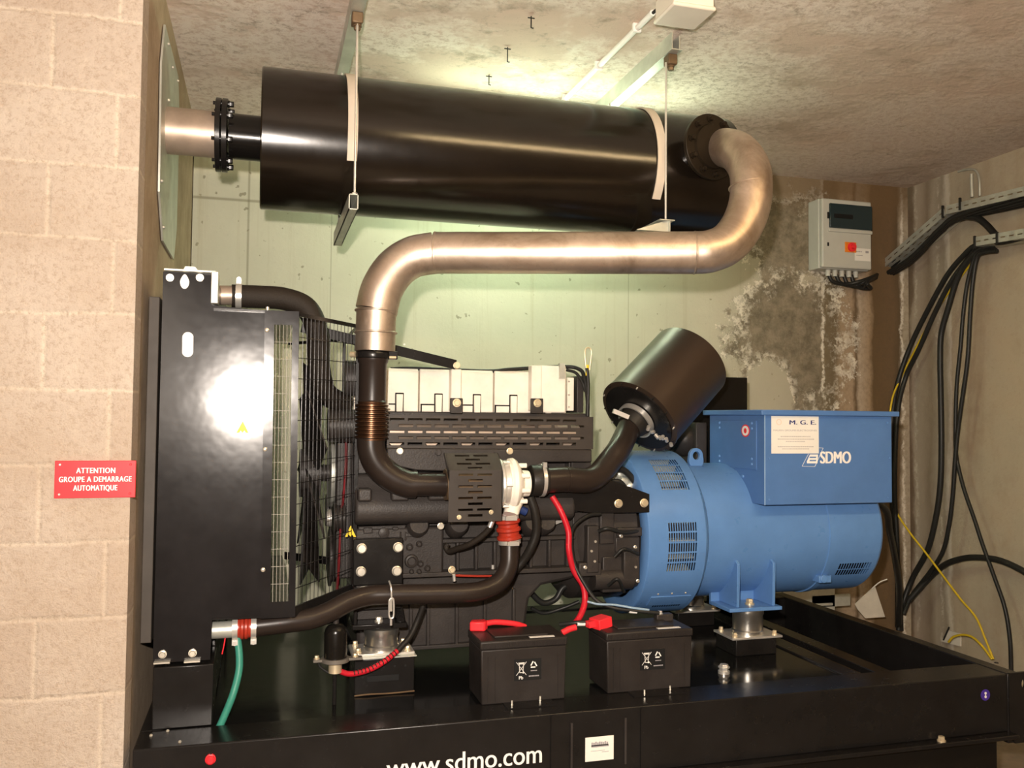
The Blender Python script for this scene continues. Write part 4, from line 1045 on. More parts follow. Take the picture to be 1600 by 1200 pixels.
# red upper hose with bulges
ca = P(793, 808, 2.80); cb = P(796, 846, 2.80); ax_ = (cb - ca).normalized(); L_ = (cb - ca).length
pf = [(0, .034)]
for i in range(3): pf += [(L_*(i + .15)/3, .034), (L_*(i + .35)/3, .0405), (L_*(i + .65)/3, .0405), (L_*(i + .85)/3, .034)]
pf += [(L_, .034)]
MB().lathe(ca, ax_, pf, 36).build('red_hose', red_sil, t)['label'] = 'ribbed red silicone hose'
for p in (ca - ax_*.008, cb - ax_*.006):
    MB().lathe(p, ax_, [(0, .0345), (0, .0375), (.013, .0375), (.013, .0345)], 36, cap=False, closed=True).build('hose_clamp', zinc, t)
    MB().box(p.x - .018, p.x + .02, p.y - .048, p.y - .034, p.z - .014, p.z - .001).build('clamp_screw', zinc, t)
cc = P(363, 981, 2.685); cd = P(400, 979, 2.685); ax_ = (cd - cc).normalized(); L_ = (cd - cc).length
MB().lathe(cc, ax_, [(0, .030), (L_*.3, .030), (L_*.38, .034), (L_*.47, .034), (L_*.5, .030), (L_*.53, .034), (L_*.62, .034), (L_*.7, .030), (L_, .030)], 32).build('red_hose', red_sil, t)['label'] = 'ribbed red silicone hose'
for p in (cc, cd - ax_*.014):
    MB().lathe(p, ax_, [(0, .031), (0, .034), (.015, .034), (.015, .031)], 32, cap=False, closed=True).build('hose_clamp', zinc, t)
    MB().box(p.x, p.x + .016, p.y - .02, p.y + .0, p.z - .046, p.z - .030).cyl(p + V((.008, -.022, -.040)), p + V((.008, .0, -.040)), .007, 12).build('clamp_screw', zinc, t)
# silver neck with flange
MB().lathe(P(329, 985, 2.685), ax_, [(0, .024), (.09, .024)], 28).build('outlet_neck', galv, t)
a = P(325, 985, 2.685); MB().box(a.x - .005, a.x + .005, a.y - .03, a.y + .03, a.z - .030, a.z + .034).build('neck_flange', grey_box_m, t, bev=.002)
MB().box(a.x - .005, a.x + .02, a.y + .0, YR0 + .25, a.z - .02, a.z + .02).build('neck_bracket', galv, t)
MB().box(P(329, 0, 2.68).x, P(337, 0, 2.68).x, 2.65, 2.668, P(330, 1000, 2.66).z, P(330, 993, 2.66).z).build('plug', white_m, t)
# spring tie over the pipe
t = thing('spring_clip', 'silvery hook and toggle hanging over the charge pipe', 'clip', P(611, 960, 2.71))
MB().tube([P(608, 908, 2.735), P(611, 918, 2.712), P(612, 938, 2.71)], .003, 10).build('hook', zinc, t)
m = MB().tube([P(608, 938, 2.71), P(608, 962, 2.71), P(611, 966, 2.71), P(615, 962, 2.71), P(615, 938, 2.71), P(611, 935, 2.71), P(608, 938, 2.71)], .0028, 10)
m.cyl(P(611, 935, 2.71), P(611, 955, 2.71), .004, 10); m.build('toggle', zinc, t)
MB().cyl(P(611, 966, 2.71), P(611, 977, 2.71), .004, 10).build('screw', zinc, t)

# ------------------------------------------------------------------ hoses and cables at the engine
def cable(name, pts, r, mat, label, cat, group=None, seg=12):
    o = MB().tube(pts, r, seg).build(name, mat); tag(o, label, cat, group); return o
cable('oil_hose', [P(828, 776, 2.84), P(836, 800, 2.84), P(838, 830, 2.85), P(830, 855, 2.86), P(816, 878, 2.88), P(800, 895, 2.89)], .015, rubber, 'black rubber hose hanging below the intake coupling', 'hose')
t = thing('braided_hose', 'ribbed dark hose looping from the turbo guard onto the crankcase', 'hose', P(700, 855, 2.9))
MB().tube([P(768, 822, 2.80), P(755, 836, 2.82), P(735, 850, 2.85), P(715, 857, 2.89), P(702, 861, 2.92), P(697, 855, 2.93), P(700, 850, 2.93)], .010, 14).build('hose', braid, t)
MB().cyl(P(770, 812, 2.80), P(765, 824, 2.80), .009, 12).build('hose_end', zinc, t)
cable('battery_cable', [P(863, 776, 2.86), P(877, 800, 2.84), P(888, 830, 2.83), P(889, 860, 2.82), P(896, 890, 2.82), P(911, 915, 2.81), P(914, 938, 2.80), P(909, 957, 2.78), P(900, 972, 2.76), P(886, 985, 2.72)], .0105, red_cable_m, 'thick red battery cable dropping from the intake pipe to the batteries', 'cable')
t = thing('earth_cable', 'thin black cable beside the red one ending at the right battery', 'cable', P(1000, 950, 2.74))
MB().tube([P(938, 803, 2.90), P(918, 806, 2.88), P(897, 822, 2.86), P(892, 845, 2.83), P(897, 880, 2.82), P(912, 910, 2.80), P(932, 938, 2.78), P(960, 950, 2.76), P(1000, 955, 2.74), P(1030, 958, 2.73)], .0065, 12).build('cable', cable_m, t)
MB().cyl(P(983, 954, 2.75), P(995, 955, 2.745), .0085, 12).build('marker_sleeve', white_m, t)
cable('grey_blue_wire', [P(918, 940, 2.79), P(935, 944, 2.77), P(960, 945, 2.755), P(990, 950, 2.74), P(1014, 953, 2.735)], .0038, paint('pale_blue_wire', (.25, .36, .46), .4), 'thin pale blue wire clipped to the black earth cable', 'wire')
t = thing('battery_link_cable', 'short black cable with white sleeve linking the two red clamps', 'cable', P(905, 975, 2.7))
MB().tube([P(875, 976, 2.74), P(900, 973, 2.71), P(925, 972, 2.70), P(932, 972, 2.70)], .007, 12).build('cable', cable_m, t)
MB().cyl(P(902, 974, 2.709), P(914, 974, 2.704), .0085, 12).build('marker_sleeve', white_m, t)
cable('red_tail', [P(878, 989, 2.70), P(890, 983, 2.70), P(900, 980, 2.70)], .010, red_pl, 'red taped cable tip resting on the left battery corner', 'cable')
t = thing('drain_hose', 'black hose with a red striped end bending down to the black drain pump', 'hose', P(600, 1040, 2.78))
MB().tube([P(661, 948, 2.84), P(653, 968, 2.82), P(641, 994, 2.80), P(622, 1016, 2.78)], .0095, 14).build('hose', rubber, t)
MB().tube([P(622, 1016, 2.78), P(600, 1034, 2.76), P(575, 1047, 2.745), P(548, 1053, 2.735), P(530, 1048, 2.73), P(523, 1043, 2.73)], .0085, 14).build('striped_end', red_cable_m, t)['label'] = 'red spiral wrapped end'
m = MB()
pp = [P(622, 1016, 2.78), P(600, 1034, 2.76), P(575, 1047, 2.745), P(548, 1053, 2.735)]
for i in range(14):
    k = i/14*3; j = min(int(k), 2); a = pp[j].lerp(pp[j+1], k - j); d = (pp[j+1] - pp[j]).normalized(); m.lathe(a, d, [(0, .0092), (.0035, .0092)], 14)
m.build('wrap', rubber, t)
t = thing('drain_pump', 'small black cylinder pump on a grey bracket left of the engine mount', 'pump', P(525, 1045, 2.73))
pc = P(524, 1027, 2.73)
MB().lathe(pc, (0, 0, 1), [(0, .034), (.075, .034), (.088, .031), (.098, .022), (.102, .010)], 36).build('body', black_gloss, t)
MB().cyl(pc + V((0, 0, .10)), pc + V((0, 0, .118)), .009, 14).build('cap', black_cast, t)
m = MB().lathe(pc + V((0, 0, -.012)), (0, 0, 1), [(0, .042), (.012, .042)], 32)
m.box(pc.x - .066, pc.x + .08, pc.y - .012, pc.y + .012, pc.z - .010, pc.z - .002); m.build('bracket', paint('dull_grey_steel', (.16, .145, .125), .45, metal=.3), t, bev=.001)
MB().cyl(pc + V((0, 0, -.012)), pc + V((0, 0, -.045)), .02, 20).build('fitting', gold_zinc, t)
MB().tube([pc + V((-.05, 0, -.008)), pc + V((-.045, 0, -.025)), pc + V((-.02, 0, -.045))], .004, 10).build('loop', cable_m, t)
MB().cyl(V((pc.x, pc.y + .01, .629)), pc + V((0, .01, -.04)), .006, 10).build('stem', black_paint, t)
MB().hexa(pc + V((-.055, 0, -.002)), (0, 0, 1), .007, .01).hexa(pc + V((.06, 0, -.002)), (0, 0, 1), .007, .01).build('bolt', gold_zinc, t)
# green drain hose
cable('green_hose', [P(371, 996, 2.68), P(374, 1025, 2.67), P(373, 1050, 2.66), P(364, 1085, 2.64), P(350, 1120, 2.635), P(340, 1142, 2.635)], .0105, green_m, 'green rubber hose hanging from the red clamped joint into the base', 'hose')
o = MB().tube([P(352, 996, 2.68), P(350, 1008, 2.68), P(347, 1022, 2.68)], .0018, 8).build('red_wire', red_pl); tag(o, 'thin red wire end dangling beside the green hose', 'wire')
# harness behind engine, low: dark loops against the wall
cable('loop_cable', [P(828, 925, 3.1), P(848, 942, 3.1), P(868, 936, 3.1), P(880, 918, 3.1), P(900, 912, 3.1), P(915, 925, 3.1)], .011, cable_m, 'black cable wave seen against the green wall between sump and flywheel', 'cable')
cable('loop_cable', [P(830, 950, 3.15), P(850, 958, 3.15), P(880, 950, 3.14), P(905, 940, 3.12)], .007, cable_m, 'thinner black cable below the wavy cable behind the red battery lead', 'cable')
cable('red_line', [P(708, 899, 2.93), P(740, 900, 2.93), P(768, 900, 2.93)], .004, red_sil, 'short red corrugated line along the lower edge of the crankcase', 'hose')
cable('red_line', [P(812, 888, 2.93), P(820, 876, 2.93), P(828, 865, 2.93)], .0035, red_sil, 'short red line right of the charge pipe bend', 'hose')
o = MB().tube([P(526, 930, 3.0), P(528, 900, 3.0), P(534, 800, 3.0), P(540, 740, 3.0), P(541, 690, 3.02)], .0045, 10).build('red_guard_cable', paint('dark_red_sheath', (.18, .008, .012), .5)); tag(o, 'thin red cable running down behind the wire fan guard', 'cable')

# ------------------------------------------------------------------ batteries
def battery(x0, x1, y0, label, lean):
    z0 = ZB; z1 = ZB + .192; y1 = y0 + .165
    t = thing('battery', label, 'battery', ((x0+x1)/2, (y0+y1)/2, z0), 'starter batteries on the front rail')
    MB().prism([(x0 + .004, y0, z0), (x1 - .004, y0, z0), (x1, y0, z1 - .028), (x0, y0, z1 - .028)], (0, y1 - y0, 0)).build('case', black_plastic, t, bev=.004)
    MB().box(x0 - .003, x1 + .003, y0 - .003, y1 + .003, z1 - .028, z1 - .002).build('lid', black_plastic, t, bev=.005)
    m = MB()
    for i in range(60):
        x_ = x0 + .006 + i*(x1 - x0 - .012)/59; m.box(x_ - .0012, x_ + .0012, y0 - .0045, y0 - .002, z1 - .024, z1 - .010)
    m.build('lid_ribs', black_plastic, t)
    MB().box(x0 + .05, x1 - .05, y0 + .03, y1 - .03, z1 - .002, z1 + .004).build('vent_cover', black_plastic, t, bev=.002)
    MB().box(x1 - .115, x1 - .035, y0 + .010, y0 + .026, z1 - .002, z1 - .001).build('lid_label', white_lbl, t)['label'] = 'narrow white paper strip'
    # printed square
    cx = (x0 + x1)/2 + .0; xa = x0 + (x1 - x0)*.385; w_ = .086; za = z0 + .066; h_ = .064
    lb = MB().box(xa, xa + w_, y0 - .0018, y0 - .0002, za, za + h_).build('label', hole_dark, t); lb['label'] = 'square black label with white recycling symbols'
    yy = y0 - .0018; m = MB()
    def ln(a, b, w=.0018): m.bar((xa + a[0], yy - .0003, za + a[1]), (xa + b[0], yy - .0003, za + b[1]), .0006, w, V((0, 0, 1)) if abs(a[0]-b[0]) > 1e-5 else V((1, 0, 0)))
    # crossed-out wheeled bin
    ln((.014, .050), (.030, .050)); ln((.015, .050), (.017, .024)); ln((.029, .050), (.027, .024)); ln((.017, .024), (.027, .024)); ln((.012, .053), (.032, .053), .0025)
    ln((.006, .056), (.038, .016), .0013); ln((.038, .056), (.006, .016), .0013)
    # recycling triangle made of three bent arrows
    cc_ = (.061, .045); R_ = .0135
    pt = [(cc_[0] + R_*math.cos(a), cc_[1] + R_*math.sin(a)) for a in (PI/2, PI/2 + 2*PI/3, PI/2 + 4*PI/3)]
    for i in range(3):
        a = pt[i]; b = pt[(i+1) % 3]
        p1 = (a[0]*.88 + b[0]*.12, a[1]*.88 + b[1]*.12); p2 = (a[0]*.25 + b[0]*.75, a[1]*.25 + b[1]*.75); ln(p1, p2, .0038)
    m.lathe((xa + .028, yy, za + .024), (0, -1, 0), [(0, .003), (.0006, .003)], 12)
    m.build('symbols', white_m, lb)
    text(lb, 'lettering', 'Pb', (xa + .021, yy, za + .004), (1, 0, 0), (0, 0, 1), .010, white_m, offset=.02)
    m = MB()
    for i in range(7): m.box(xa + .046 + i*.0048, xa + .0495 + i*.0048, yy - .0006, yy, za + .010, za + .0135)
    for i in range(5): m.box(xa + .052 + i*.0042, xa + .0552 + i*.0042, yy - .0006, yy, za + .0265, za + .029)
    m.build('small_print', grey_m, lb)
    # vertical moulding marks
    for x_ in (x0 + .022, x1 - .028, x0 + .045): MB().box(x_, x_ + .004, y0 - .002, y0, z0 + .01, z1 - .05).build('moulding_rib', black_plastic, t)
    # hold-down angle with studs
    MB().box(x0 + .07, x1 - .05, y0 - .055, y0 - .004, ZB, ZB + .003).build('hold_down', black_paint, t)
    return t, z1
b1, zt = battery(.648, .921, 2.603, 'black battery on the left with red clamp cover at its back corner', 0)
b2, zt = battery(1.060, 1.357, 2.615, 'black battery on the right, nearest the blue alternator', 0)
def clamp(pts, label, par_z):
    t = thing('terminal_cover', label, 'terminal cover', pts[0], 'red battery clamp covers'); return t
t = thing('terminal_cover', 'red plastic clamp cover with red cable on the left battery', 'terminal cover', P(758, 982, 2.73), 'red battery clamp covers')
zc_ = ZB + .19
a = V((.655, 2.735, zc_))
MB().prism([a + V((-.012, 0, 0)), a + V((.035, -.012, 0)), a + V((.048, .006, 0)), a + V((.048, .03, 0)), a + V((.0, .035, 0))], (0, 0, .030)).build('cover', red_pl, t, bev=.005)
MB().tube([a + V((.035, .012, .018)), a + V((.07, .014, .022)), a + V((.11, .016, .018)), a + V((.15, .02, .010)), a + V((.18, .03, -.002))], .009, 12).build('cable_boot', red_pl, t)
t = thing('terminal_cover', 'red plastic clamp cover standing on the left rear corner of the right battery', 'terminal cover', P(935, 985, 2.73), 'red battery clamp covers')
a = V((1.072, 2.70, zc_ - .002))
MB().box(a.x - .028, a.x + .028, a.y - .028, a.y + .024, a.z, a.z + .034, rot=Matrix.Rotation(.35, 3, 'Z') @ Matrix.Rotation(-.12, 3, 'Y')).build('cover', red_pl, t, bev=.003)
MB().bar(a + V((-.05, -.012, .014)), a + V((-.015, -.005, .018)), .022, .020).build('cable_boot', red_pl, t)
t = thing('battery_lug', 'dark metal cable lug on the rear right corner of the right battery', 'cable lug', (1.31, 2.74, zc_))
MB().box(1.285, 1.345, 2.725, 2.755, zc_ - .002, zc_ + .022).build('clamp_body', black_cast, t, bev=.003)
MB().hexa((1.30, 2.735, zc_ + .022), (0, 0, 1), .008, .01).build('nut', zinc, t)

# ------------------------------------------------------------------ alternator
t = alt = thing('alternator', 'large sky blue alternator bolted to the right end of the engine', 'alternator', (1.8, 3.2, .80))
AYC, AZC = 3.2, 1.066; R1, R2 = .312, .262
xa, xb, xc = 1.335, 1.555, 2.33
def cylgrid(x0, x1, R, rects, nth, name, mat, par, th=-.004, cone=0):
    us = [x0, x1]; vs_ = [i*2*PI/nth for i in range(nth + 1)]
    for a, b, c, d in rects: us += [a, b]; vs_ += [c, d]
    hole = lambda p, q: any(a < p < b and c < q < d for a, b, c, d in rects)
    m = MB().grid(us, vs_, hole, lambda p, q: V((p, AYC - math.cos(q)*R, AZC + math.sin(q)*R)), th)
    return m.build(name, mat, par)
# theta: 0 = towards the camera, positive = up
rects = []
def vent(x0, x1, th0, th1, cols, rows, gap=.0045, hg=.010):
    w_ = (x1 - x0)/cols; h_ = (th1 - th0)/rows
    for i in range(cols):
        for j in range(rows): rects.append((x0 + i*w_ + .002, x0 + (i+1)*w_ - .002, th0 + j*h_ + hg, th0 + (j+1)*h_ - hg))
xv0, xv1 = 1.405, 1.520
vent(xv0, xv1, -.37, .22, 12, 5)
vent(xv0, xv1, .60, 1.14, 12, 4)
vent(xv0, xv1, 2*PI - 1.02, 2*PI - .82, 12, 2) if True else None
rects2 = [(a, b, c + 2*PI if c < 0 else c, d + 2*PI if c < 0 else d) for a, b, c, d in rects]
rects = []
for a, b, c, d in rects2: rects.append((a, b, c, d))
# the first vent straddles theta = 0: shift the seam to the back
def cylgrid2(x0, x1, R, rects, nth, name, mat, par, th=-.004):
    us = [x0, x1]; vs_ = [-PI + i*2*PI/nth for i in range(nth + 1)]; rr = []
    for a, b, c, d in rects:
        if c > PI: c -= 2*PI; d -= 2*PI
        us += [a, b]; vs_ += [c, d]; rr.append((a, b, c, d))
    hole = lambda p, q: any(a < p < b and c < q < d for a, b, c, d in rr)
    m = MB().grid(us, vs_, hole, lambda p, q: V((p, AYC - math.cos(q)*R, AZC + math.sin(q)*R)), th)
    return m.build(name, mat, par)
cylgrid2(xa, xb, R1, rects, 96, 'fan_shroud', blue, alt)
# front annulus and rear shoulder
MB().lathe((xa, AYC, AZC), (1, 0, 0), [(0, .250), (-.010, .252), (-.012, .256), (-.010, .300), (-.004, R1 - .002), (.004, R1), (.006, R1 - .01), (.006, .25)], 96, cap=False, closed=True).build('front_ring', blue, alt)
MB().lathe((xb, AYC, AZC), (1, 0, 0), [(-.004, R1), (.006, R1 - .004), (.020, R1 - .022), (.036, R2 + .004), (.040, R2 - .01)], 96, cap=False).build('rear_shoulder', blue, alt)
MB().cyl((xa + .02, AYC, AZC), (xb, AYC, AZC), .235, 64).build('rotor_fan', black_cast, alt)
m = MB()
for k in range(28):
    a = 2*PI*k/28; d = V((0, math.cos(a), math.sin(a))); c = V((0, AYC, AZC)); s_ = V((0, -d.z, d.y))
    m.prism([c + d*.234 + V((xa + .08, 0, 0)), c + d*.29 + V((xa + .08, 0, 0)), c + d*.29 + V((xb - .03, 0, 0)), c + d*.234 + V((xb - .03, 0, 0))], s_*.004)
m.build('fan_blades', galv, alt)
m = MB().box(1.39, 1.535, AYC - .245, AYC - .19, AZC - .30, AZC - .19, rot=Matrix.Rotation(0, 3, 'X'))
# lower vent hatch plate with rivets
th = -.93
def onring(x, q, R): return V((x, AYC - math.cos(q)*R, AZC + math.sin(q)*R))
for q in (-.70,):
    for x_ in (1.40, 1.455, 1.51): MB().lathe(onring(x_, q, R1), (0, -math.cos(q), math.sin(q)), [(0, .004), (.003, .003)], 10).build('rivet', zinc_bright, alt)
m = MB(); ri = []
for i in range(7):
    q = -.74 - i*.03; ri.append([onring(1.375, q, R1 + .001), onring(1.535, q, R1 + .001), onring(1.535, q, R1 + .005), onring(1.375, q, R1 + .005)])
m.rings(ri).build('vent_hatch', blue, alt)
# main body with rear band
rects = []
vent(2.175, 2.325, -.72, -.47, 13, 2, hg=.010)
x_s = 2.12
MB().lathe((xb + .02, AYC, AZC), (1, 0, 0), [(0, R2), (x_s - xb - .02, R2)], 96).build('stator_body', blue, alt)
MB().lathe((x_s - .012, AYC, AZC), (1, 0, 0), [(0, R2 + .001), (.002, R2 + .004), (.028, R2 + .004), (.030, R2)], 96).build('body_seam', blue, alt)
cylgrid2(x_s + .015, 2.345, R2 - .002, rects, 96, 'rear_shroud', blue, alt)
MB().lathe((2.345, AYC, AZC), (1, 0, 0), [(-.002, R2 - .002), (.010, R2 - .006), (.022, R2 - .022), (.028, R2 - .05), (.030, .02)], 96).build('rear_cover', blue, alt)
MB().cyl((x_s, AYC, AZC), (2.34, AYC, AZC), .22, 48).build('exciter', hole_dark, alt)
# lifting eye
c = P(1098, 716, 3.13); c = V((1.648, 3.14, AZC + R2 + .028))
m = MB(); n = 28; inn = []; out = []
for i in range(n):
    a = 2*PI*i/n; dx, dz = math.cos(a), math.sin(a)
    inn.append((c.x + dx*.015, c.z + .004 + dz*.016))
    ox, oz = c.x + dx*.029, c.z + .004 + dz*.030
    if dz < 0: ox = c.x + dx*(.029 + .014*(-dz)); oz = c.z + .004 + dz*.052
    out.append((ox, oz))
y_ = c.y
m.rings([[V((p, y_, q)) for p, q in inn], [V((p, y_, q)) for p, q in out], [V((p, y_ + .018, q)) for p, q in out], [V((p, y_ + .018, q)) for p, q in inn]], cap=False, closed=True)
m.build('lifting_eye', blue, alt, bev=.002)
# feet
for (y0_, sgn) in ((2.93, 1), (3.47, -1)):
    yA = y0_; yB = y0_ + sgn*.15
    zpl = .790
    m = MB().box(1.675, 1.895, min(yA, yB), max(yA, yB), zpl, zpl + .014)
    for x_ in (1.715, 1.865):
        m.prism([(x_ - .006, yA + sgn*.01, zpl + .014), (x_ - .006, yA + sgn*.004, .965), (x_ - .006, yA + sgn*.03, .98), (x_ - .006, yB + sgn*.06, .86), (x_ - .006, yB + sgn*.06, zpl + .014)], (.012, 0, 0))
    m.box(1.675, 1.895, yB - .008, yB + .008, zpl, zpl + .06)
    fo_ = m.build('foot', blue, alt, bev=.002)
    bolt(fo_, (1.790, y0_ + sgn*.055, zpl + .014), (0, 0, 1), .014, .02, gold_zinc)
MB().cyl((1.79, 2.985, .70), (1.79, 2.985, .80), .016, 16).build('foot_stud', zinc_bright, alt)
# drain/cable boss low on the body
a = P(1287, 905, 2.99); MB().box(a.x - .03, a.x + .025, 2.975, 3.03, a.z - .012, a.z + .016).cyl((a.x - .01, 2.97, a.z + .004), (a.x - .01, 2.99, a.z + .004), .016, 16).build('bearing_boss', blue, alt, bev=.003)
MB().lathe((1.56, AYC - R2*.98, AZC - .02), (0, -1, 0), [(0, .008), (.006, .005)], 10).build('grease_nipple', blue, alt)
# terminal box
bx0, bx1, by0, by1, bz0, bz1 = 1.792, 2.352, 2.885, 3.30, 1.188, 1.527
tb = MB().prism([(bx0, by0, bz0 + .0), (bx0, by0, bz1), (bx0, by1, bz1), (bx0, by1, bz0), ], (bx1 - bx0, 0, 0)).build('terminal_box', blue_box, alt, bev=.003)
MB().box(bx0 - .022, bx1 + .022, by0 - .018, by1 + .02, bz1 - .006, bz1 + .014).build('box_lid', blue_box, alt, bev=.003)
MB().bar((bx0 + .001, by0 - .001, bz0), (bx0 + .001, by0 - .001, bz1), .003, .003, V((0, 1, 0))).build('corner_seam', paint('pale_blue_edge', (.30, .45, .66), .35), alt)
MB().box(bx0 - .004, bx0, by0 + .05, by1 - .06, 1.315, 1.50).build('side_cover', blue_box, alt, bev=.001)
for y_ in (by0 + .08, by1 - .09):
    for z_ in (1.335, 1.345, 1.47, 1.485)[::2] + (1.355, 1.49):
        MB().lathe((bx0 - .004, y_, z_), (-1, 0, 0), [(0, .006), (.004, .004)], 12).build('screw', blue, alt)
MB().lathe((bx0, by0 + .15, 1.285), (-1, 0, 0), [(0, .007), (.005, .005)], 12).build('screw', blue, alt)
for x_, z_ in ((bx0 + .02, bz0 + .02), (bx1 - .02, bz0 + .02), (bx1 - .02, bz1 - .03), (bx1 - .01, 1.36), (bx0 + .02, 1.36)):
    MB().lathe((x_, by0, z_), (0, -1, 0), [(0, .004), (.003, .003)], 10).build('screw', blue, alt)
a = PX(1165, 673, bx0 - .004)
o = MB(); n = 24; pts = []
o.prism([(bx0 - .0042, a.y + .030*math.cos(2*PI*i/n), a.z + .024*math.sin(2*PI*i/n)) for i in range(n)], (-.0008, 0, 0))
ro = o.build('oval_sticker', red_pl, alt); ro['label'] = 'oval red and white sticker'
MB().prism([(bx0 - .0050, a.y + .024*math.cos(2*PI*i/n), a.z + .019*math.sin(2*PI*i/n)) for i in range(n)], (-.0006, 0, 0)).build('white_oval', white_m, ro)
MB().prism([(bx0 - .0056, a.y + .010*math.cos(2*PI*i/n), a.z + .010*math.sin(2*PI*i/n)) for i in range(n)], (-.0004, 0, 0)).build('red_dot', red_pl, ro)
# company label and logo on the front
a = P(1205, 650, by0); b = P(1279, 708.5, by0)
lx0, lx1, lz1, lz0 = a.x, b.x, a.z, b.z
lb = MB().box(lx0, lx1, by0 - .0016, by0 - .0002, lz0, lz1).build('company_label', white_lbl, alt); lb['label'] = 'white rectangular label reading M. G. E.'
yy = by0 - .0016; lw = lx1 - lx0; lh = lz1 - lz0
text(lb, 'lettering', 'M. G. E.', (lx0 + lw*.66, yy, lz0 + lh*.78), (1, 0, 0), (0, 0, 1), lh*.115, navy, offset=.05, width=lw*.56)
text(lb, 'lettering', 'MAURIN GROUPES ELECTROGENES', (lx0 + lw*.5, yy, lz0 + lh*.60), (1, 0, 0), (0, 0, 1), lh*.042, grey_m, width=lw*.92)
for q, w_ in ((.44, .62), (.37, .74), (.31, .40), (.17, .74), (.11, .55)):
    m = MB(); x_ = lx0 + lw*(.5 - w_/2)
    while x_ < lx0 + lw*(.5 + w_/2):
        ww = .0035 + .005*random.random(); m.box(x_, x_ + ww, yy - .0005, yy, lz0 + lh*q, lz0 + lh*(q + .028)); x_ += ww + .0016
    m.build('small_print', paint('pale_grey_print', (.52, .50, .48), .6) if q == .44 else bpy.data.materials['pale_grey_print'], lb)
m = MB().lathe((lx0 + lw*.155, yy, lz0 + lh*.84), (0, -1, 0), [(0, .011), (.0005, .011), (.0005, .009), (0, .009)], 24, cap=False, closed=True); m.build('emblem', paint('pale_orange_print', (.75, .58, .45), .6), lb)
a = P(1282, 724, by0); b = P(1329, 724, by0)
text(alt, 'maker_lettering', 'SDMO', (a.x, by0, P(1282, 724, by0).z), (1, 0, 0), (0, 0, 1), .0455, white_m, offset=.04, width=b.x - a.x, align='LEFT', label='white maker name')
def q3(u, v): p = P(u, v, by0 - .0008); return p
m = MB()
yl = by0 - .0010
def pl(pts): m.prism([V((P(u, v, by0).x, yl, P(u, v, by0).z)) for u, v in pts], (0, .001, 0))
def seg(a, b, w=.0012):
    p = P(*a, by0); q = P(*b, by0); m.bar((p.x, yl, p.z), (q.x, yl, q.z), .0012, w)
seg((1253, 728.5), (1273, 729)); seg((1253, 728.5), (1263, 709)); seg((1286, 700), (1273, 729)); seg((1279.5, 699.8), (1286, 700))
pl([(1261, 724), (1260.5, 721), (1265.5, 710), (1278, 710), (1277, 724)])
m.build('logo', white_m, alt)
m = MB(); yl = by0 - .0016
pl([(1265, 713.5), (1275, 713.5), (1274.5, 715.5), (1264.5, 715.5)]); pl([(1265, 718.5), (1275, 718.5), (1274.5, 720.5), (1264.5, 720.5)])
m.build('logo_bars', blue_box, alt)
# black cable gland assembly at the left rear of the terminal box
t = thing('cable_gland', 'black ribbed round cable gland joining the left side of the blue box', 'gland', P(1098, 680, 3.36))
c = V((1.79, 3.42, 1.43))
MB().box(1.74, 1.79, 3.32, 3.56, 1.315, 1.49).build('gland_plate', black_cast, t, bev=.003)
m = MB().lathe((1.62, 3.42, 1.42), (1, 0, 0), [(0, .045), (.01, .05), (.02, .045), (.03, .05), (.04, .045), (.05, .05), (.06, .045), (.07, .06), (.10, .075), (.12, .075)], 36); m.build('gland_body', black_plastic, t)
for k in range(7):
    a = 2*PI*k/7 + .5; MB().lathe((1.735, 3.42 + .062*math.cos(a), 1.42 + .062*math.sin(a)), (-1, 0, 0), [(0, .006), (.008, .005)], 10).build('bolt', gold_zinc, t)
# black control cabinet behind
t = thing('control_cabinet', 'plain black cabinet standing behind the alternator box', 'cabinet', (2.1, 3.75, .628))
cb0 = P(1085, 592, 3.62); cb1 = P(1168, 592, 3.62)
MB().box(1.80, cb1.x, 3.62, 3.90, .78, P(1168, 590, 3.62).z).build('body', black_gloss, t, bev=.004)
MB().box(1.84, 1.90, 3.66, 3.86, .634, .78).box(cb1.x - .08, cb1.x - .02, 3.66, 3.86, .634, .78).build('stand', black_paint, t)

# ------------------------------------------------------------------ right side: distribution box, trays, cables
yb_ = YB - .128
t = thing('distribution_box', 'light grey electrical box with smoked window and red switch on the back wall', 'electrical box', P(1320, 420, yb_))
a = P(1284, 307, yb_); b = P(1363, 419, yb_)
dx0, dx1, dz1, dz0 = a.x, b.x, a.z - .004, P(1290, 418, yb_).z
MB().box(dx0, dx1, yb_ + .03, YB - .001, dz0, dz1).build('housing', light_grey, t, bev=.006, bseg=3)
MB().box(dx0 + .003, dx1 - .003, yb_, yb_ + .028, dz0 + .003, dz1 - .003).build('front_cover', light_grey, t, bev=.008, bseg=3)
w0 = P(1294, 319, yb_); w1 = P(1362, 357, yb_)
wz1, wz0 = P(1300, 318, yb_).z, P(1300, 356, yb_).z
MB().box(dx0 + .045, dx1 - .006, yb_ - .012, yb_ + .002, wz0, wz1).build('window', dark_glass, t, bev=.004)
MB().box(dx0 + .040, dx1 - .004, yb_ - .010, yb_ + .002, wz0 - .022, wz0 - .004).build('window_sill', light_grey, t, bev=.003)
MB().box(dx0 + .07, dx0 + .19, yb_ - .0135, yb_ - .011, (wz0+wz1)/2 - .014, (wz0+wz1)/2 + .010).build('breaker_row', hole_dark, t)
MB().box(dx0 + .034, dx0 + .042, yb_ - .006, yb_ + .002, wz0 + .05, wz1 - .05).box(dx0 + .034, dx0 + .042, yb_ - .004, yb_ + .002, dz0 + .12, dz0 + .14).build('hinge', hole_dark, t)
s0 = P(1320, 378, yb_); s1 = P(1337, 395, yb_)
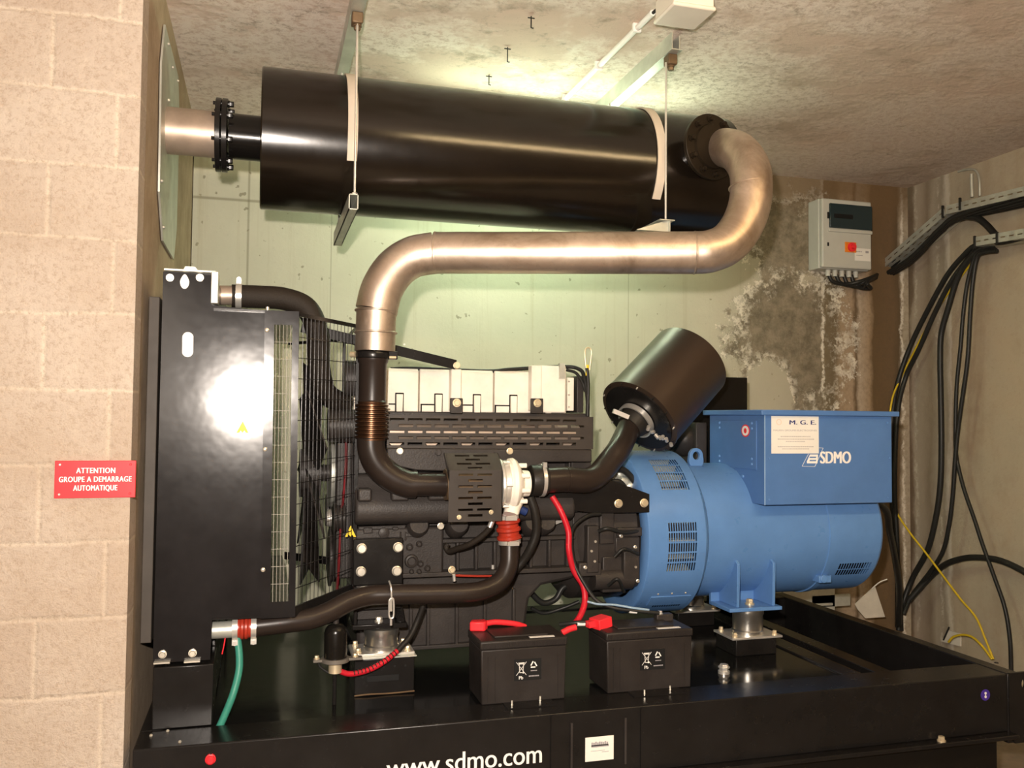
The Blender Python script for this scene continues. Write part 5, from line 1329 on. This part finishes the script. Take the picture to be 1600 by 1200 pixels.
ss = MB().box(s0.x, s1.x, yb_ - .006, yb_ + .002, s1.z, s0.z).build('switch_plate', orange_m, t, bev=.001)
MB().lathe(((s0.x + s1.x)/2 + .004, yb_ - .006, (s0.z + s1.z)/2), (0, -1, 0), [(0, .026), (.010, .025), (.011, .012), (.028, .012)], 24).build('switch_knob', red_pl, ss)
lb = MB().box(dx0 + .21, dx1 - .012, yb_ - .001, yb_ + .001, dz0 + .05, dz0 + .12).build('label', white_lbl, t); lb['label'] = 'small pale paper label'
m = MB()
for i in range(4): m.box(dx0 + .218 + i*.010, dx0 + .224 + i*.010, yb_ - .002, yb_ - .001, dz0 + .098, dz0 + .104)
m.box(dx1 - .045, dx1 - .025, yb_ - .002, yb_ - .001, dz0 + .095, dz0 + .107).box(dx0 + .218, dx0 + .26, yb_ - .002, yb_ - .001, dz0 + .078, dz0 + .081)
m.build('print', grey_m, lb)
m = MB()
for i in range(5): m.cyl((dx0 + .08 + i*.045, yb_ + .06, dz0 + .004), (dx0 + .08 + i*.045, yb_ + .06, dz0 - .035), .014, 12)
m.build('glands', light_grey, t)
# cables from box to tray
zb_ = dz0 - .03
for i in range(4):
    xs0 = dx0 + .08 + i*.05
    pts = [V((xs0, yb_ + .06, zb_ + .01)), V((xs0 + .03, yb_ + .055, zb_ - .035 - i*.006)), V((xs0 + .12, yb_ + .05, zb_ - .045 - i*.006)), P(1355, 436 + i*1.5, yb_ + .02), PX(1378, 424 + i*2, 3.47), PX(1405, 400 + i*2, 3.50)]
    cable('supply_cable', pts, .011, cable_m, ('black cable leaving the grey box, leftmost gland', 'black cable leaving the grey box, second gland from the left', 'black cable leaving the grey box, third gland from the left', 'black cable leaving the grey box, rightmost gland')[i], 'cable', 'cables between grey box and tray')

def tray(pts, label, wdt=.135, xin=3.45):
    t = thing('cable_tray', label, 'cable tray', pts[0], 'perforated cable trays on the right wall')
    for a, b in zip(pts, pts[1:]):
        a = V(a); b = V(b); d = (b - a); L = d.length; d.normalize(); upv = V((1, 0, 0)).cross(d); upv = upv if upv.z > 0 else -upv
        # slotted near side
        n = max(2, int(L/.05)); us = [0, L]; rects = []
        for i in range(n):
            s0_ = L*(i + .2)/n; s1_ = L*(i + .75)/n; rects.append((s0_, s1_, .020, .026)); us += [s0_, s1_]
        hole = lambda p, q: any(r0 < p < r1 and c < q < d_ for r0, r1, c, d_ in rects)
        MB().grid(us, [0, .020, .026, .046], hole, lambda p, q: V((xin, a.y, a.z)) + d*p + upv*q, .0015).build('side_rail', galv, t)
        # bottom
        rects = []; us = [0, L]; vs_ = [0, wdt]
        n = max(2, int(L/.06))
        for i in range(n):
            s0_ = L*(i + .2)/n; s1_ = L*(i + .75)/n; us += [s0_, s1_]
            for k in range(4):
                c0 = wdt*(k + .25)/4; c1 = wdt*(k + .5)/4; rects.append((s0_, s1_, c0, c1)); vs_ += [c0, c1]
        hole2 = lambda p, q: any(r0 < p < r1 and c < q < d_ for r0, r1, c, d_ in rects)
        MB().grid(us, vs_, hole2, lambda p, q: V((xin + q, a.y, a.z)) + d*p, .0015).build('perforated_bottom', galv, t)
        MB().prism([V((xin + wdt, a.y, a.z)), V((xin + wdt, b.y, b.z)), V((xin + wdt, b.y, b.z)) + upv*.046, V((xin + wdt, a.y, a.z)) + upv*.046], (.0015, 0, 0)).build('wall_rail', galv, t)
    return t
def rx(u, v, x=3.45): return PX(u, v, x)
T1 = [rx(1660, 290), rx(1600, 304), rx(1528, 319), rx(1478, 333), rx(1378, 421)]
T1[0] = V((3.45, 2.6, 2.735)); T1[1] = rx(1600, 306)
tr1 = tray([V((3.45, 1.2, T1[1].z + .0)), T1[1], rx(1478, 335), rx(1378, 421)], 'upper perforated cable tray that bends down towards the grey box')
l0 = rx(1600, 372); l1 = rx(1522, 385)
tr2 = tray([V((3.45, 1.2, l0.z - .0)), l0, l1], 'lower perforated cable tray with loose cables hanging from its end')
# cable bundles lying in / under the upper tray
for i in range(6):
    x_ = 3.472 + .018*i; dz = -.018 - .012*(i % 3)
    pts = [V((x_, 1.22, T1[1].z + dz + .03)), V((x_, 2.4, T1[1].z + dz + .03)), V((x_, T1[1].y, T1[1].z + dz + .03)), rx(1500, 330, x_) + V((0, 0, dz)), rx(1470, 345, x_) + V((0, 0, dz - .02)), rx(1425, 388, x_) + V((0, 0, dz - .03)), rx(1385, 420, x_) + V((0, 0, dz - .01))]
    cable('tray_cable', pts, .013, cable_m, ('black cable slung under the upper tray, nearest the room', 'black cable slung under the upper tray, second from the room side', 'black cable under the upper tray, third from the room side', 'black cable under the upper tray, third from the wall', 'black cable under the upper tray, second from the wall', 'black cable under the upper tray, tight against the wall')[i], 'cable', 'cables slung under the upper tray')
# jumper from upper to lower tray
cable('jumper_cable', [rx(1500, 338, 3.51), rx(1525, 340, 3.51), rx(1540, 350, 3.50), rx(1556, 368, 3.48), rx(1562, 378, 3.47), V((3.50, l0.y, l0.z + .02))], .017, cable_m, 'black cable jumping from the upper tray down to the lower tray', 'cable')
for u, v, l_ in ((1500, 318, 'black tie round the upper tray side rail'), (1473, 330, 'black tie where the upper tray bends'), (1558, 372, 'black tie round the lower tray side rail'), (1523, 378, 'black tie at the open end of the lower tray')):
    a = rx(u, v, 3.447); o = MB().bar(a + V((0, 0, .03)), a + V((0, 0, -.035)), .012, .008, V((0, 1, 0))).build('cable_tie', cable_m); tag(o, l_, 'cable tie', 'cable ties on the trays')
# wall bracket over the tray
t = thing('wall_bracket', 'bent grey steel bracket on the right wall just above the upper tray', 'bracket', rx(1521, 300, 3.58))
MB().tube([PX(1519, 308, 3.565), PX(1518, 285, 3.565), PX(1518, 272, 3.565)], .009, 12, smooth=False).build('rod', galv, t)
MB().tube([PX(1531, 306, 3.595), PX(1530, 280, 3.595), PX(1524, 266, 3.60), PX(1510, 265, 3.60), PX(1497, 268, 3.60)], .006, 12).build('bent_rod', galv, t)

CW = 3.55
def W(u, v, x, off=.035):        # on the right wall, or on the back wall once past the corner
    p = PX(u, v, x); return p if p.y < YB - off else P(u, v, YB - off)
hang = [
 ([(1545,388),(1524,384),(1505,400),(1480,430),(1452,480),(1425,535),(1405,590),(1395,640),(1392,700),(1392,760),(1400,850),(1408,985)], .014, 'thick black cable, leftmost of those hanging from the lower tray end'),
 ([(1550,390),(1530,386),(1512,405),(1486,440),(1460,490),(1436,545),(1415,590),(1402,650),(1398,760),(1402,860),(1402,980)], .013, 'thick black cable just right of the leftmost one below the lower tray end'),
 ([(1552,388),(1534,388),(1510,410),(1494,440),(1482,480),(1471,520),(1469,560),(1470,620),(1471,700),(1469,760),(1462,810),(1449,860),(1425,905),(1409,950),(1404,985)], .015, 'thick black cable hanging straight then curving left to the floor'),
 ([(1556,390),(1538,392),(1524,400),(1512,440),(1505,490),(1501,540),(1495,600),(1493,660),(1494,710),(1505,760),(1522,810),(1535,850),(1553,900),(1570,950),(1578,1000),(1580,1050)], .010, 'slim black cable crossing its neighbour and running to the lower right'),
 ([(1558,392),(1540,394),(1527,402),(1520,440),(1516,490),(1512,560),(1504,620),(1497,670),(1493,710),(1489,770),(1483,820),(1473,862),(1452,895),(1425,930),(1412,960)], .011, 'slim black cable crossing its neighbour and curving to the lower left'),
 ([(1760,1120),(1725,1040),(1680,965),(1640,925),(1615,903),(1585,885),(1555,874),(1520,871),(1495,875),(1474,884),(1450,905),(1420,938)], .016, 'thick black cable arching in from the right edge of the photo'),
]
for i, (pts, r_, lb_) in enumerate(hang):
    x_ = CW - .01*i if i < 5 else 3.53
    cable('hanging_cable', [W(u, v, x_, .03 + .025 * i) for u, v in pts], r_, cable_m, lb_, 'cable', 'black cables hanging in front of the right wall', 14)
cable('alternator_cable', [V((2.36, 3.25, 1.22)), P(1378, 790, 3.35), P(1390, 830, 3.5), P(1398, 870, 3.7), P(1405, 920, 3.85), P(1404, 975, 4.0)], .016, cable_m, 'black cable coming out behind the alternator tail', 'cable')
cable('yellow_cable', [W(u, v, 3.575 - .105 * min(1, max(0, (v - 560) / 240))) for u, v in ((1530,395),(1515,415),(1480,460),(1455,500),(1441,525),(1420,565),(1408,590),(1395,620),(1389,660),(1386,700),(1388,760),(1398,795),(1420,830),(1445,862),(1470,895),(1500,935),(1525,965),(1540,1000),(1552,1030))], .0055, yellow_m, 'long thin yellow cable running down the corner and off to the right', 'cable')
cable('yellow_cable', [PX(u, v, 3.47) for u, v in ((1482,1003),(1490,995),(1505,992),(1520,996),(1535,1010),(1550,1030))], .006, yellow_m, 'short yellow cable arch low behind the right end of the base', 'cable')
# odds and ends behind the base
t = thing('metal_offcut', 'grey bent sheet metal piece lying behind the base under the alternator tail', 'scrap metal', (2.6, 4.1, .60))
a = P(1265, 930, 4.02); b = P(1325, 945, 4.02)
MB().box(a.x, b.x, 4.0, 4.012, b.z - .0, a.z, rot=Matrix.Rotation(.0, 3, 'Y')).build('plate', galv, t, bev=.001)
MB().tube([P(1222, 925, 4.0), P(1240, 938, 4.0), P(1262, 945, 4.0), P(1300, 944, 4.0)], .008, 10).build('rim', galv, t)
MB().prism([P(1228, 922, 4.01), P(1290, 922, 4.01), P(1290, 938, 4.01), P(1262, 943, 4.01), P(1240, 936, 4.01)], (0, .02, 0)).build('tray', galv, t)
MB().box(2.55, 2.90, 4.0, 4.02, .0, .63).build('support', galv, t)
t = thing('paper_sheet', 'crumpled off-white paper standing behind the right part of the base', 'paper', P(1365, 960, 3.99))
mpt = [P(1336, 944, 3.99), P(1367, 915, 4.02), P(1383, 964, 3.99), P(1352, 966, 3.97), P(1340, 952, 3.98)]
MB().prism(mpt, (0, .004, 0)).build('sheet', paper, t)
MB().tube([P(1362, 920, 4.0), P(1374, 910, 4.0), P(1386, 905, 4.0)], .003, 8).build('tie', white_m, t)
MB().box(2.86, 2.98, 3.99, 4.02, 0, P(1365, 960, 3.99).z).build('board', paper, t)
o = MB().prism([PX(1470, 1002, 3.595), PX(1482, 985, 3.595), PX(1500, 990, 3.595), PX(1500, 1010, 3.595)], (.01, 0, 0)).build('paper_scrap', paper); tag(o, 'small white paper scrap against the right wall beside the yellow cable arch', 'paper')
o = MB().bar(PX(1474, 1000, 3.565), PX(1483, 980, 3.565), .006, .006).build('stub_wire', cable_m); tag(o, 'short dark stub sticking up beside the white scrap', 'wire')
cable('floor_cable', [V((2.53, 3.0, .45)), P(1600, 1143, 2.9), P(1660, 1150, 2.9)], .016, cable_m, 'black cable leaving the right end of the base at the photo edge', 'cable')
